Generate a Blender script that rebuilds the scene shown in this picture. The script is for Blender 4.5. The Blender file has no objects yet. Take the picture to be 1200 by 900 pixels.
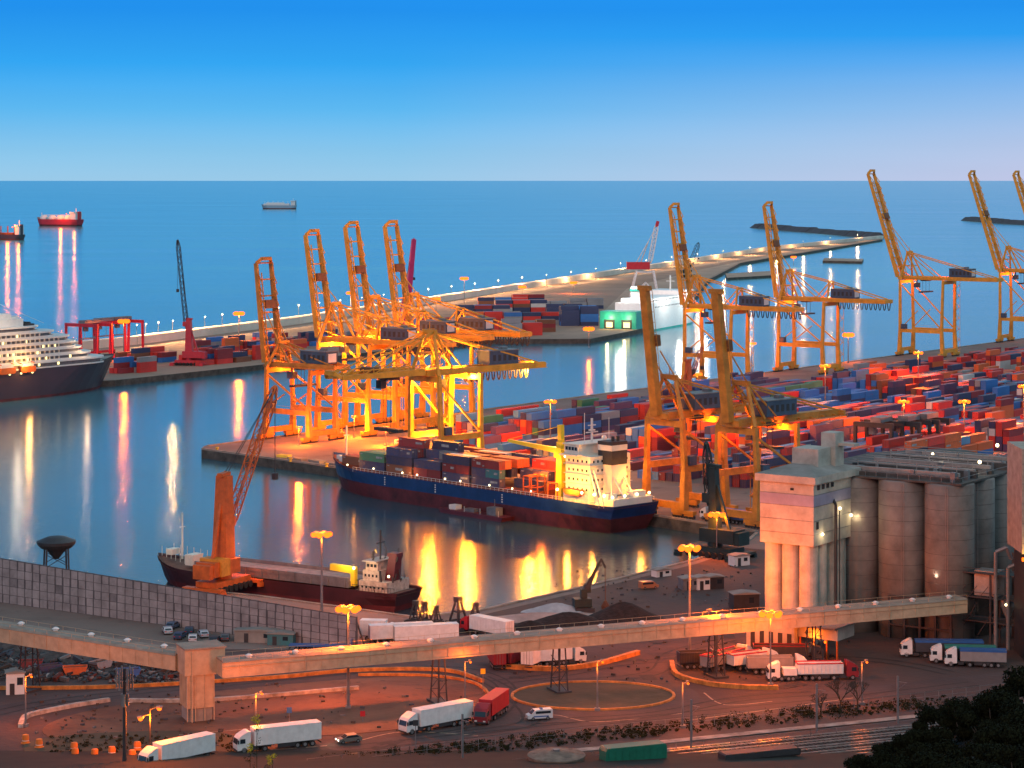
import bpy, bmesh, math, random
from mathutils import Vector, Matrix
R = math.radians
sc = bpy.context.scene
# ------------------------------------------------------------------ camera
CH, CF = 100.0, 2700.0          # camera height above the water, focal length in photo pixels (1200 wide)
cam = bpy.data.objects.new('camera', bpy.data.cameras.new('camera'))
sc.collection.objects.link(cam)
cam.location = (0, 0, CH); cam.rotation_euler = (R(90), 0, 0)
cam.data.sensor_width = 36; cam.data.lens = 36 * CF / 1200
cam.data.shift_y = -(450 - 211) / 1200
cam.data.clip_start = 1; cam.data.clip_end = 400000
sc.camera = cam
# ------------------------------------------------------------------ light
sc.view_settings.view_transform = 'Standard'; sc.view_settings.look = 'None'
sc.view_settings.gamma = 1; sc.view_settings.exposure = 0.3
sc.cycles.use_denoising = True
sc.cycles.max_bounces = 5; sc.cycles.diffuse_bounces = 2; sc.cycles.glossy_bounces = 3; sc.cycles.transmission_bounces = 2
sc.cycles.sample_clamp_indirect = 3.0
sc.cycles.caustics_reflective = False; sc.cycles.caustics_refractive = False
SUN_EL, SUN_ROT = 3.0, 200.0
w = bpy.data.worlds.new('World'); sc.world = w; w.use_nodes = True
nt = w.node_tree; nt.nodes.clear()
N = nt.nodes.new; L = nt.links.new
out = N('ShaderNodeOutputWorld'); bg = N('ShaderNodeBackground'); bg2 = N('ShaderNodeBackground'); add = N('ShaderNodeAddShader')
sky = N('ShaderNodeTexSky'); sky.sky_type = 'NISHITA'; sky.sun_disc = False
sky.sun_elevation = R(SUN_EL); sky.sun_rotation = R(SUN_ROT); sky.altitude = 100
bg2.inputs[1].default_value = 0.004
tc = N('ShaderNodeTexCoord'); sep = N('ShaderNodeSeparateXYZ'); rmp = N('ShaderNodeValToRGB')
mr = N('ShaderNodeMapRange'); mr.inputs[1].default_value = -0.02; mr.inputs[2].default_value = 0.98
def s2l(c): return tuple(((x/255+0.055)/1.055)**2.4 if x/255 > 0.04045 else x/255/12.92 for x in c)
stops = [(-0.02, (120,175,208)), (0.0, (143,188,217)), (0.012, (126,184,220)), (0.03, (82,170,224)), (0.05, (36,152,225)), (0.075, (4,132,222)),
         (0.12, (40,150,218)), (0.2, (84,168,212)), (0.36, (56,112,165)), (0.55, (34,66,112)), (0.98, (24,44,84))]
el = rmp.color_ramp.elements
while len(el) > 1: el.remove(el[0])
for i, (z, c) in enumerate(stops):
    e = el[0] if i == 0 else el.new(min(1, max(0, z + 0.02)))
    e.position = min(1, max(0, z + 0.02)); e.color = s2l(c) + (1,)
# a pale pink afterglow low on the right-hand horizon
dx = N('ShaderNodeMapRange'); dx.inputs[1].default_value = -0.05; dx.inputs[2].default_value = 0.26; dx.clamp = True
dz = N('ShaderNodeMapRange'); dz.inputs[1].default_value = 0.0; dz.inputs[2].default_value = 0.062; dz.inputs[3].default_value = 1; dz.inputs[4].default_value = 0
mul = N('ShaderNodeMath'); mul.operation = 'MULTIPLY'; mul2 = N('ShaderNodeMath'); mul2.operation = 'MULTIPLY'; mul2.inputs[1].default_value = 0.95
mix = N('ShaderNodeMixRGB'); mix.inputs[2].default_value = s2l((184,184,214)) + (1,)
# faint streaks of high haze
nz = N('ShaderNodeTexNoise'); nz.inputs['Scale'].default_value = 3; mp = N('ShaderNodeMapping'); mp.inputs['Scale'].default_value = (1, 1, 22)
mixn = N('ShaderNodeMixRGB'); mixn.blend_type = 'MULTIPLY'; mixn.inputs[0].default_value = 0.09
L(tc.outputs['Generated'], sep.inputs[0]); L(sep.outputs['Z'], mr.inputs[0]); L(mr.outputs[0], rmp.inputs[0])
L(sep.outputs['X'], dx.inputs[0]); L(sep.outputs['Z'], dz.inputs[0]); L(dx.outputs[0], mul.inputs[0]); L(dz.outputs[0], mul.inputs[1])
L(mul.outputs[0], mul2.inputs[0]); L(mul2.outputs[0], mix.inputs[0]); L(rmp.outputs[0], mix.inputs[1])
L(tc.outputs['Generated'], mp.inputs[0]); L(mp.outputs[0], nz.inputs['Vector'])
# paler sky added above the frame, mostly on the right, to lighten water reflections
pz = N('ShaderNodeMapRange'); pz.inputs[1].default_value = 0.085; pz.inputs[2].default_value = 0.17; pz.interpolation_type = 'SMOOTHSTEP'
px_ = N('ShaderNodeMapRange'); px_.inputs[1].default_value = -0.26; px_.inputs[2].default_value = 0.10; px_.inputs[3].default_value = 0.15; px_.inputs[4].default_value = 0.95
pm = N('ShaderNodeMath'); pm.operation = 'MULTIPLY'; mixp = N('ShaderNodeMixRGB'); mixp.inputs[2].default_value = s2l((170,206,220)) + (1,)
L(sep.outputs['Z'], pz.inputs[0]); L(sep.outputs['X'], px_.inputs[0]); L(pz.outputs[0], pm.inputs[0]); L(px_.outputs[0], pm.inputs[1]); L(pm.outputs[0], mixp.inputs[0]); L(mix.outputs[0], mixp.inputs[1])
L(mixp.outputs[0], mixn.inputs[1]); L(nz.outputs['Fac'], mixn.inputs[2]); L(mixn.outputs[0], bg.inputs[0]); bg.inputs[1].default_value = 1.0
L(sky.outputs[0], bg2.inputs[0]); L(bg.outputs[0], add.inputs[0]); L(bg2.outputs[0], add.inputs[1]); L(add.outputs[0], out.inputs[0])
sun = bpy.data.objects.new('sun', bpy.data.lights.new('sun', 'SUN')); sc.collection.objects.link(sun)
sun.data.energy = 0.8; sun.data.angle = R(20); sun.data.color = (1.0, 0.62, 0.48)     # warm afterglow of the sunset behind the camera
sun.rotation_euler = (R(66), 0, R(-28))

# ------------------------------------------------------------------ helpers
def P(px, py, z=3.0):
    s = py - 211.0; Y = CF * (CH - z) / s
    return Vector(((px - 600) / CF * Y, Y, z))
def PX(v):
    return (600 + CF * v[0] / v[1], 211 + CF * (CH - v[2]) / v[1])
class MB:
    def __init__(s): s.v = []; s.f = []; s.m = []
    def face(s, pts, mi=0):
        n = len(s.v); s.v += [tuple(p) for p in pts]; s.f.append(tuple(range(n, n + len(pts)))); s.m.append(mi)
    def hexa(s, p, mi=0):
        n = len(s.v); s.v += [tuple(q) for q in p]
        for f in ((3,2,1,0), (4,5,6,7), (0,1,5,4), (1,2,6,5), (2,3,7,6), (3,0,4,7)):
            s.f.append(tuple(n + i for i in f)); s.m.append(mi)
        return s
    def box(s, x0, x1, y0, y1, z0, z1, mi=0):
        return s.hexa([(x0,y0,z0),(x1,y0,z0),(x1,y1,z0),(x0,y1,z0),(x0,y0,z1),(x1,y0,z1),(x1,y1,z1),(x0,y1,z1)], mi)
    def bar(s, a, b, w=0.3, h=None, mi=0, w2=None, h2=None):
        h = h or w; w2 = w2 or w; h2 = h2 or h
        a = Vector(a); b = Vector(b); d = (b - a).normalized()
        up = Vector((0,0,1)) if abs(d.z) < 0.95 else Vector((1,0,0))
        r = d.cross(up).normalized(); u = r.cross(d)
        q = []
        for c, ww, hh in ((a, w, h), (b, w2, h2)):
            for sx, sy in ((-1,-1),(1,-1),(1,1),(-1,1)): q.append(c + r * sx * ww / 2 + u * sy * hh / 2)
        return s.hexa(q, mi)
    def tube(s, a, b, r1, r2=None, n=8, mi=0, cap=True):
        r2 = r1 if r2 is None else r2
        a = Vector(a); b = Vector(b); d = (b - a).normalized()
        up = Vector((0,0,1)) if abs(d.z) < 0.95 else Vector((1,0,0))
        r = d.cross(up).normalized(); u = r.cross(d); k = len(s.v)
        for c, rr in ((a, r1), (b, r2)):
            for i in range(n):
                t = 2 * math.pi * i / n; s.v.append(tuple(c + (r * math.cos(t) + u * math.sin(t)) * rr))
        for i in range(n):
            j = (i + 1) % n; s.f.append((k+i, k+j, k+n+j, k+n+i)); s.m.append(mi)
        if cap: s.f.append(tuple(k+i for i in reversed(range(n)))); s.f.append(tuple(k+n+i for i in range(n))); s.m += [mi, mi]
        return s
    def prism(s, pts, z0, z1, mi=0, mtop=None):
        n = len(pts); k = len(s.v)
        s.v += [(p[0], p[1], z0) for p in pts] + [(p[0], p[1], z1) for p in pts]
        s.f.append(tuple(k+i for i in reversed(range(n)))); s.m.append(mi)
        s.f.append(tuple(k+n+i for i in range(n))); s.m.append(mi if mtop is None else mtop)
        for i in range(n):
            j = (i+1) % n; s.f.append((k+i, k+j, k+n+j, k+n+i)); s.m.append(mi)
        return s
    def profile(s, pts, y0, y1, mi=0):                      # x-z outline pushed along y
        n = len(pts); k = len(s.v)
        s.v += [(p[0], y0, p[1]) for p in pts] + [(p[0], y1, p[1]) for p in pts]
        s.f.append(tuple(k+i for i in range(n))); s.f.append(tuple(k+n+i for i in reversed(range(n)))); s.m += [mi, mi]
        for i in range(n):
            j = (i+1) % n; s.f.append((k+j, k+i, k+n+i, k+n+j)); s.m.append(mi)
        return s
    def lathe(s, prof, c=(0,0), n=24, mi=0):
        k = len(s.v)
        for r, z in prof:
            for i in range(n):
                t = 2*math.pi*i/n; s.v.append((c[0] + r*math.cos(t), c[1] + r*math.sin(t), z))
        for a in range(len(prof)-1):
            for i in range(n):
                j = (i+1) % n; s.f.append((k+a*n+i, k+a*n+j, k+(a+1)*n+j, k+(a+1)*n+i)); s.m.append(mi)
        s.f.append(tuple(k+i for i in reversed(range(n)))); s.m.append(mi)
        s.f.append(tuple(k+(len(prof)-1)*n+i for i in range(n))); s.m.append(mi)
        return s
    def ball(s, c, r, n=8, mi=0, sz=1.0):
        pr = [(max(0.001, r*math.sin(math.pi*i/(n//2+2))), c[2] - sz*r*math.cos(math.pi*i/(n//2+2))) for i in range(n//2+3)]
        return s.lathe(pr, (c[0], c[1]), n, mi)
    def truss(s, a, b, w, h, nb, t, mi=0):                  # square lattice from a to b
        a = Vector(a); b = Vector(b); d = (b-a).normalized()
        up = Vector((0,0,1)) if abs(d.z) < 0.95 else Vector((1,0,0))
        r = d.cross(up).normalized(); u = r.cross(d)
        def c(i, q):
            f = i/nb; sc_ = 1.0 if 0 < i < nb else 0.45
            sx, sy = ((-1,-1),(1,-1),(1,1),(-1,1))[q]
            return a + (b-a)*f + r*sx*w/2*sc_ + u*sy*h/2*sc_
        for i in range(nb):
            for q in range(4):
                s.bar(c(i,q), c(i+1,q), t, mi=mi); s.bar(c(i,q), c(i+1,(q+1)%4), t*0.6, mi=mi)
                if i: s.bar(c(i,q), c(i,(q+1)%4), t*0.6, mi=mi)
        return s
    def mesh(s, name, mats, smooth=False):
        me = bpy.data.meshes.new(name); me.from_pydata(s.v, [], s.f)
        for m in (mats if isinstance(mats, (list, tuple)) else [mats]): me.materials.append(m)
        me.polygons.foreach_set('material_index', s.m)
        if smooth: me.polygons.foreach_set('use_smooth', [True]*len(s.f))
        me.update(); return me
    def build(s, name, mats, parent=None, loc=(0,0,0), rz=0, smooth=False):
        o = bpy.data.objects.new(name, s.mesh(name, mats, smooth)); sc.collection.objects.link(o)
        o.location = loc; o.rotation_euler = (0, 0, rz); o.parent = parent
        return o
def tag(o, label=None, cat=None, group=None, kind=None):
    if label: o['label'] = label
    if cat: o['category'] = cat
    if group: o['group'] = group
    if kind: o['kind'] = kind
    return o
def empty(name, loc, rz=0, label=None, cat=None, group=None):
    o = bpy.data.objects.new(name, None); sc.collection.objects.link(o); o.empty_display_size = 1
    o.location = loc; o.rotation_euler = (0, 0, rz)
    return tag(o, label, cat, group)
def kids(o): return [c for c in bpy.data.objects if c.parent == o]
def dup(o, loc, rz, label=None, group=None):
    def cp(a, par):
        c = a.copy(); sc.collection.objects.link(c); c.parent = par
        if a.type == 'LIGHT': pass
        for ch in kids_map.get(a.name, []): cp(ch, c)
        return c
    kids_map = {}
    def walk(a):
        k = kids(a); kids_map[a.name] = k
        for x in k: walk(x)
    walk(o); r = cp(o, None); r.location = loc; r.rotation_euler = (0, 0, rz)
    if label: r['label'] = label
    if group: r['group'] = group
    return r
MATS = {}
def mat(name, col, rough=0.7, metal=0.0, var=0.18, scale=0.5, rnd=0.0, bump=0.0, bscale=4.0, dirt=None, srgb=False):
    if name in MATS: return MATS[name]
    m = bpy.data.materials.new(name); m.use_nodes = True; t = m.node_tree; b = t.nodes['Principled BSDF']
    b.inputs['Roughness'].default_value = rough; b.inputs['Metallic'].default_value = metal
    if srgb: col = s2l(col)
    tc = t.nodes.new('ShaderNodeTexCoord'); n = t.nodes.new('ShaderNodeTexNoise'); n.inputs['Scale'].default_value = scale; n.inputs['Detail'].default_value = 6; n.inputs['Roughness'].default_value = 0.65
    r = t.nodes.new('ShaderNodeMapRange'); r.inputs[1].default_value = 0.3; r.inputs[2].default_value = 0.7; r.clamp = True
    mx = t.nodes.new('ShaderNodeMixRGB'); d = dirt or tuple(c * (1 - var * 2.2) for c in col)
    mx.inputs[1].default_value = tuple(max(0, c) for c in d) + (1,); mx.inputs[2].default_value = tuple(min(1, c * (1 + var * 0.6)) for c in col) + (1,)
    t.links.new(tc.outputs['Object'], n.inputs['Vector']); t.links.new(n.outputs['Fac'], r.inputs[0]); t.links.new(r.outputs[0], mx.inputs[0])
    last = mx.outputs[0]
    if rnd:
        oi = t.nodes.new('ShaderNodeObjectInfo'); hs = t.nodes.new('ShaderNodeHueSaturation'); r2 = t.nodes.new('ShaderNodeMapRange')
        r2.inputs[3].default_value = 1 - rnd; r2.inputs[4].default_value = 1 + rnd
        t.links.new(oi.outputs['Random'], r2.inputs[0]); t.links.new(r2.outputs[0], hs.inputs['Value']); t.links.new(last, hs.inputs['Color']); last = hs.outputs[0]
    t.links.new(last, b.inputs['Base Color'])
    if bump:
        n2 = t.nodes.new('ShaderNodeTexNoise'); n2.inputs['Scale'].default_value = bscale; n2.inputs['Detail'].default_value = 4
        bp = t.nodes.new('ShaderNodeBump'); bp.inputs['Strength'].default_value = 1; bp.inputs['Distance'].default_value = bump
        t.links.new(tc.outputs['Object'], n2.inputs['Vector']); t.links.new(n2.outputs['Fac'], bp.inputs['Height']); t.links.new(bp.outputs[0], b.inputs['Normal'])
    MATS[name] = m; return m
def em(name, col, strength):
    if name in MATS: return MATS[name]
    m = bpy.data.materials.new(name); m.use_nodes = True; t = m.node_tree; t.nodes.clear()
    e = t.nodes.new('ShaderNodeEmission'); o = t.nodes.new('ShaderNodeOutputMaterial')
    e.inputs[0].default_value = col + (1,); e.inputs[1].default_value = strength; t.links.new(e.outputs[0], o.inputs[0])
    m.cycles.emission_sampling = 'NONE'; MATS[name] = m; return m
def lamp(name, loc, power, col=(1, 0.19, 0.008), r=0.6, parent=None):
    l = bpy.data.lights.new(name, 'POINT'); l.energy = power; l.color = col; l.shadow_soft_size = r
    o = bpy.data.objects.new(name, l); sc.collection.objects.link(o); o.location = loc; o.parent = parent; return o
SOD = (1, 0.155, 0.005)
g_sod = em('sodium_glass', (1, 0.125, 0.008), 3.0)
g_warm = em('warm_glass', (1, 0.80, 0.42), 6.0)
g_win = em('lit_window', (1, 0.78, 0.30), 2.4)
g_red = em('tail_light', (1, 0.05, 0.03), 4.0)
g_white = em('head_light', (1, 0.92, 0.75), 8.0)

steel_d = mat('dark_steel', (0.035, 0.035, 0.04), 0.6)
steel_g = mat('grey_steel', (0.22, 0.22, 0.23), 0.5, 0.3)
rubber = mat('rubber', (0.02, 0.02, 0.02), 0.9)
glass_d = mat('dark_glass', (0.02, 0.03, 0.04), 0.12, var=0)
white_p = mat('white_paint', (0.72, 0.72, 0.70), 0.45, var=0.06)
conc = mat('concrete', (0.30, 0.285, 0.26), 0.85, var=0.2, scale=0.15)
rust = mat('rust', (0.16, 0.06, 0.03), 0.85, var=0.3, scale=0.8)

# ------------------------------------------------------------------ water
def water_mat():
    m = bpy.data.materials.new('water'); m.use_nodes = True; t = m.node_tree; b = t.nodes['Principled BSDF']
    b.inputs['Roughness'].default_value = 0.16; b.inputs['IOR'].default_value = 1.33
    g = t.nodes.new('ShaderNodeNewGeometry'); mp = t.nodes.new('ShaderNodeMapping'); mp.inputs['Scale'].default_value = (0.0012, 0.006, 1)
    n = t.nodes.new('ShaderNodeTexNoise'); n.inputs['Scale'].default_value = 1; n.inputs['Detail'].default_value = 5
    mx = t.nodes.new('ShaderNodeMixRGB'); mx.inputs[1].default_value = (0.01, 0.21, 0.29, 1); mx.inputs[2].default_value = (0.06, 0.38, 0.45, 1)
    r = t.nodes.new('ShaderNodeMapRange'); r.inputs[1].default_value = 0.35; r.inputs[2].default_value = 0.65
    t.links.new(g.outputs['Position'], mp.inputs[0]); t.links.new(mp.outputs[0], n.inputs['Vector']); t.links.new(n.outputs['Fac'], r.inputs[0]); t.links.new(r.outputs[0], mx.inputs[0]); t.links.new(mx.outputs[0], b.inputs['Base Color'])
    sp = t.nodes.new('ShaderNodeSeparateXYZ'); t.links.new(g.outputs['Position'], sp.inputs[0])
    far_ = t.nodes.new('ShaderNodeMapRange'); far_.inputs[1].default_value = 1150; far_.inputs[2].default_value = 2300; t.links.new(sp.outputs['Y'], far_.inputs[0])   # base colour shifts with distance, from the harbour to the open sea
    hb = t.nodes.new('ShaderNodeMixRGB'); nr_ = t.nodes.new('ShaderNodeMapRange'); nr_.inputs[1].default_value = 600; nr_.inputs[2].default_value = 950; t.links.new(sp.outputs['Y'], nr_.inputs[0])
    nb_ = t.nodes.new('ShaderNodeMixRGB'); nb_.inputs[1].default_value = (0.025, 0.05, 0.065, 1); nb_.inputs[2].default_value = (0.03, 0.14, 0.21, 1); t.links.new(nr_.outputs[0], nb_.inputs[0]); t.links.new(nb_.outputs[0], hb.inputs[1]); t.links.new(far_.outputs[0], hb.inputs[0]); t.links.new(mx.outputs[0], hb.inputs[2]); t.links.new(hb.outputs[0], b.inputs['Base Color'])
    # roughness differs a little in broad wind lanes, small ripples on top
    rr = t.nodes.new('ShaderNodeMapRange'); rr.inputs[1].default_value = 0.3; rr.inputs[2].default_value = 0.7; rr.inputs[3].default_value = 0.115; rr.inputs[4].default_value = 0.17
    t.links.new(n.outputs['Fac'], rr.inputs[0]); t.links.new(rr.outputs[0], b.inputs['Roughness'])
    mp2 = t.nodes.new('ShaderNodeMapping'); mp2.inputs['Scale'].default_value = (0.35, 1.0, 1)
    n2 = t.nodes.new('ShaderNodeTexNoise'); n2.inputs['Scale'].default_value = 1; n2.inputs['Detail'].default_value = 3
    bp = t.nodes.new('ShaderNodeBump'); bp.inputs['Strength'].default_value = 1; bp.inputs['Distance'].default_value = 0.07
    t.links.new(g.outputs['Position'], mp2.inputs[0]); t.links.new(mp2.outputs[0], n2.inputs['Vector']); t.links.new(n2.outputs['Fac'], bp.inputs['Height']); t.links.new(bp.outputs[0], b.inputs['Normal'])
    return m
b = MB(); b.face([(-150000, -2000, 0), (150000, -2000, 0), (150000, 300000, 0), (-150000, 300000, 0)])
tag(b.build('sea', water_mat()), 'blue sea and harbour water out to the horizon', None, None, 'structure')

# ------------------------------------------------------------------ land
def ground_mat(name, c1, c2, c3, s1=0.02, rough=0.85):
    m = bpy.data.materials.new(name); m.use_nodes = True; t = m.node_tree; b = t.nodes['Principled BSDF']; b.inputs['Roughness'].default_value = rough
    g = t.nodes.new('ShaderNodeNewGeometry')
    def noise(s, d, dist=0):
        n = t.nodes.new('ShaderNodeTexNoise'); n.inputs['Scale'].default_value = s; n.inputs['Detail'].default_value = d; n.inputs['Roughness'].default_value = 0.6
        n.inputs['Distortion'].default_value = dist; t.links.new(g.outputs['Position'], n.inputs['Vector']); return n
    def mr(n, a, b2):
        r = t.nodes.new('ShaderNodeMapRange'); r.inputs[1].default_value = a; r.inputs[2].default_value = b2; t.links.new(n.outputs['Fac'], r.inputs[0]); return r
    a = t.nodes.new('ShaderNodeMixRGB'); a.inputs[1].default_value = c1 + (1,); a.inputs[2].default_value = c2 + (1,); t.links.new(mr(noise(s1, 8, 1.5), 0.38, 0.62).outputs[0], a.inputs[0])
    c = t.nodes.new('ShaderNodeMixRGB'); c.inputs[2].default_value = c3 + (1,); t.links.new(a.outputs[0], c.inputs[1]); t.links.new(mr(noise(s1 * 6, 6), 0.58, 0.72).outputs[0], c.inputs[0])
    t.links.new(c.outputs[0], b.inputs['Base Color'])
    bp = t.nodes.new('ShaderNodeBump'); bp.inputs['Distance'].default_value = 0.12; t.links.new(noise(0.8, 5).outputs['Fac'], bp.inputs['Height']); t.links.new(bp.outputs[0], b.inputs['Normal'])
    return m
m_ground = ground_mat('yard_ground', (0.050, 0.032, 0.032), (0.09, 0.054, 0.048), (0.028, 0.021, 0.024))
m_quay = ground_mat('quay_top', (0.17, 0.12, 0.10), (0.23, 0.17, 0.145), (0.11, 0.08, 0.07))
m_side = mat('quay_side', (0.10, 0.085, 0.07), 0.9, var=0.3, scale=0.3)
m_asph = ground_mat('asphalt', (0.050, 0.036, 0.038), (0.075, 0.052, 0.052), (0.05, 0.043, 0.043), 0.05)
m_earth = ground_mat('bare_earth', (0.10, 0.045, 0.025), (0.17, 0.085, 0.05), (0.05, 0.035, 0.025), 0.05)
m_grass = ground_mat('rough_grass', (0.045, 0.042, 0.022), (0.075, 0.06, 0.035), (0.10, 0.07, 0.045), 0.06)
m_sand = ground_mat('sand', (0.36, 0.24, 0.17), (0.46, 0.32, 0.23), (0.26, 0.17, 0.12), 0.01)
def xy(pts): return [tuple(P(*p)[:2]) for p in pts]

T0 = Vector((-112, 842)); E = Vector((0.598, 0.801)); F = Vector((0.801, -0.598))          # along / away from the long back quay
O0 = Vector((-14.4, 692)); U = Vector((0.6816, -0.7317)); NN = Vector((0.7317, 0.6816))      # along / away from the ship's quay
def TB(e, f): v = T0 + E*e + F*f; return (v.x, v.y)
def QB(s, n): v = O0 + U*s + NN*n; return (v.x, v.y)
land = [tuple(P(236, 527)[:2]), TB(-2, 1), TB(1500, 0), (2500, 1900), (2500, -300), (-1500, -300), (-1500, 900), (-400, 700)] + \
       xy([(0, 669), (150, 684), (300, 697), (484, 722), (560, 715), (700, 683), (815, 655), (872, 636), (886, 624), (780, 607), (560, 577), (390, 548)])
b = MB(); b.prism(land[::-1], -3, 3.0, 1, 0)
# the harbour ground as one object, quay walls in the second material
g = b.build('ground', [m_quay, m_side]); tag(g, 'brown paved ground of the port with stone quay walls', None, None, 'structure')
# fender caps along the quays
def kerb_line(name, pts, w_, h, m, z=3.0, label=None, closed=False):
    mb = MB(); pts = [Vector((p[0], p[1])) for p in pts]; n = len(pts)
    for i in range(n if closed else n-1):
        a, c = pts[i], pts[(i+1) % n]; d = (c-a)
        if d.length < 1e-6: continue
        mb.bar((a.x, a.y, z+h/2), (c.x, c.y, z+h/2), w_, h)
    o = mb.build(name, m); tag(o, label, None, None, 'structure'); return o
m_cap = mat('quay_cap', (0.30, 0.26, 0.22), 0.85, var=0.25, scale=0.2)
kerb_line('quay_edge', xy([(0, 670.5), (150, 685.5), (300, 698.5), (484, 723.5), (560, 716.5), (700, 684.5), (815, 656.5), (872, 637.5), (887, 625)]), 1.0, 0.3, m_cap, label='stone edge of the near quay')
kerb_line('quay_edge', [TB(-1, 2), TB(1500, 1)], 1.2, 0.35, m_cap, label='stone edge of the long back quay')
kerb_line('quay_edge', xy([(237, 526), (390, 547), (560, 576), (780, 606), (886, 623)]), 1.2, 0.35, m_cap, label='stone edge of the quay beside the cargo ship')
# foreground yard: darker ground sheets over the quay
b = MB(); b.prism(xy([(-300, 714), (200, 760), (418, 762), (500, 742), (600, 732), (720, 705), (860, 672), (1300, 660), (1300, 890), (1300, 960), (-400, 960)])[::-1], 2.9, 3.004)
tag(b.build('ground', m_ground), 'dark brown working ground of the near port', None, None, 'structure')

b = MB(); b.prism(xy([(495, 745), (563, 721), (700, 689), (815, 661), (872, 642), (905, 645), (905, 712), (700, 722)])[::-1], 2.9, 3.002)
tag(b.build('ground', m_ground), 'dark bare ground along the basin edge', None, None, 'structure')
def spline(pts, n=10, closed=False):
    o = []; m = len(pts)
    for i in range(m if closed else m-1):
        if closed: p = [pts[(i+k-1) % m] for k in range(4)]
        else: p = [pts[max(0, i-1)], pts[i], pts[i+1], pts[min(m-1, i+2)]]
        for k in range(n):
            t = k/n
            o.append(tuple(0.5*((2*p[1][a]) + (-p[0][a]+p[2][a])*t + (2*p[0][a]-5*p[1][a]+4*p[2][a]-p[3][a])*t*t + (-p[0][a]+3*p[1][a]-3*p[2][a]+p[3][a])*t**3) for a in (0, 1)))
    if not closed: o.append(tuple(pts[-1][:2]))
    return o
def ribbon(name, pts, w_, m, z, label, kind='structure', closed=False):
    pts = [Vector(p) for p in pts]; mb = MB(); n = len(pts); Lp = []
    for i, p in enumerate(pts):
        a = pts[(i-1) % n] if (closed or i) else p; c = pts[(i+1) % n] if (closed or i < n-1) else p
        d = (c-a).normalized(); nn = Vector((-d.y, d.x)); Lp.append((p + nn*w_/2, p - nn*w_/2))
    for i in range(n if closed else n-1):
        j = (i+1) % n
        mb.face([(Lp[i][1].x, Lp[i][1].y, z), (Lp[j][1].x, Lp[j][1].y, z), (Lp[j][0].x, Lp[j][0].y, z), (Lp[i][0].x, Lp[i][0].y, z)])
    o = mb.build(name, m); tag(o, label, None, None, kind); return o
# roads
road_main = spline(xy([(-120, 893), (40, 892), (300, 884), (500, 868), (640, 850), (800, 836), (950, 820), (1160, 796), (1300, 782)]))
ribbon('road', road_main, 9, m_asph, 3.010, 'asphalt road along the railway side')
road_loop = spline(xy([(-80, 850), (30, 828), (110, 816), (240, 804), (400, 786), (500, 781), (560, 786), (600, 803), (600, 828), (560, 851), (470, 864)]))
ribbon('road', road_loop, 8, m_asph, 3.014, 'asphalt loop road under the conveyor')
ribbon('road', spline(xy([(575, 790), (620, 808), (680, 828), (760, 836)])), 7, m_asph, 3.018, 'asphalt link road by the roundabout')
cx = xy([(695, 817)])[0]
def oval(px, py, rx, ry, n=40): return xy([(px + rx*math.cos(2*math.pi*i/n), py - ry*math.sin(2*math.pi*i/n)) for i in range(n)])
b = MB(); b.prism([(p[0]*1.0, p[1]) for p in oval(693, 818, 128, 27)][::-1], 2.95, 3.022); tag(b.build('road', m_asph), 'asphalt ring of the roundabout', None, None, 'structure')
b = MB(); b.prism(oval(695, 816, 94, 15.5)[::-1], 2.95, 3.10); tag(b.build('grass', m_grass), 'dark grassy island inside the roundabout', None, None, 'structure')
loop_in = spline(xy([(52, 852), (110, 832), (240, 812), (400, 797), (500, 793), (556, 802), (575, 822), (540, 842), (440, 858), (300, 866), (150, 872), (70, 868)]), 8, True)
b = MB(); b.prism(loop_in[::-1], 2.95, 3.08); tag(b.build('earth', m_earth), 'reddish bare earth inside the loop road', None, None, 'structure')
b = MB(); b.prism(spline(xy([(30, 872), (110, 860), (250, 858), (290, 876), (200, 890), (60, 893)]), 6, True)[::-1], 2.95, 3.12); tag(b.build('grass', m_grass), 'rough grass verge by the loop road', None, None, 'structure')
m_kerb = mat('kerb_orange', (0.62, 0.25, 0.05), 0.7, var=0.3, scale=0.6)  # one orange base tone, varied at random
m_kerbw = mat('kerb_white', (0.5, 0.45, 0.4), 0.7, var=0.3, scale=0.6)
kerb_line('kerb', spline(xy([(-60, 808), (60, 808), (150, 806), (240, 801), (330, 795), (420, 787), (520, 787), (566, 800)])), 0.5, 0.7, m_kerb, label='orange painted kerb along the loop road')
kerb_line('kerb', spline(xy([(420, 792), (500, 793), (556, 802), (575, 822), (560, 838)])), 0.45, 0.55, m_kerb, label='orange kerb round the earth island')
kerb_line('kerb', oval(695, 816, 95, 16.5), 0.5, 0.35, m_kerb, label='orange kerb ring of the roundabout', closed=True)
kerb_line('kerb', spline(xy([(588, 783), (650, 786), (700, 780), (748, 767)])), 1.0, 0.9, m_kerb, label='orange kerb beside the parked white trailers')
kerb_line('kerb', spline(xy([(787, 778), (794, 793), (830, 803), (870, 807), (912, 808)])), 0.9, 0.8, m_kerb, label='orange kerb round the truck parking bay')
kerb_line('kerb', spline(xy([(24, 853), (30, 842), (50, 836), (90, 828), (128, 822)])), 0.9, 0.7, m_kerbw, label='pale kerb at the fork of the loop road')
kerb_line('kerb', spline(xy([(150, 823), (250, 822), (420, 808)])), 0.8, 0.7, m_kerbw, label='pale kerb beside the conveyor tower')
for pts in ([(210, 862), (290, 855), (330, 850)], [(300, 880), (400, 872), (470, 858), (560, 862)], [(610, 842), (650, 838), (700, 846), (800, 836)], [(825, 812), (850, 826), (905, 822)], [(800, 845), (900, 832), (1000, 818)]):
    ribbon('road_marking', spline(xy(pts)), 0.35, mat('road_paint', (0.42, 0.3, 0.2), 0.7, var=0.3, scale=1.5), 3.13 if pts[0][0] in (210,) else 3.03, 'worn painted line on the asphalt')
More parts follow.
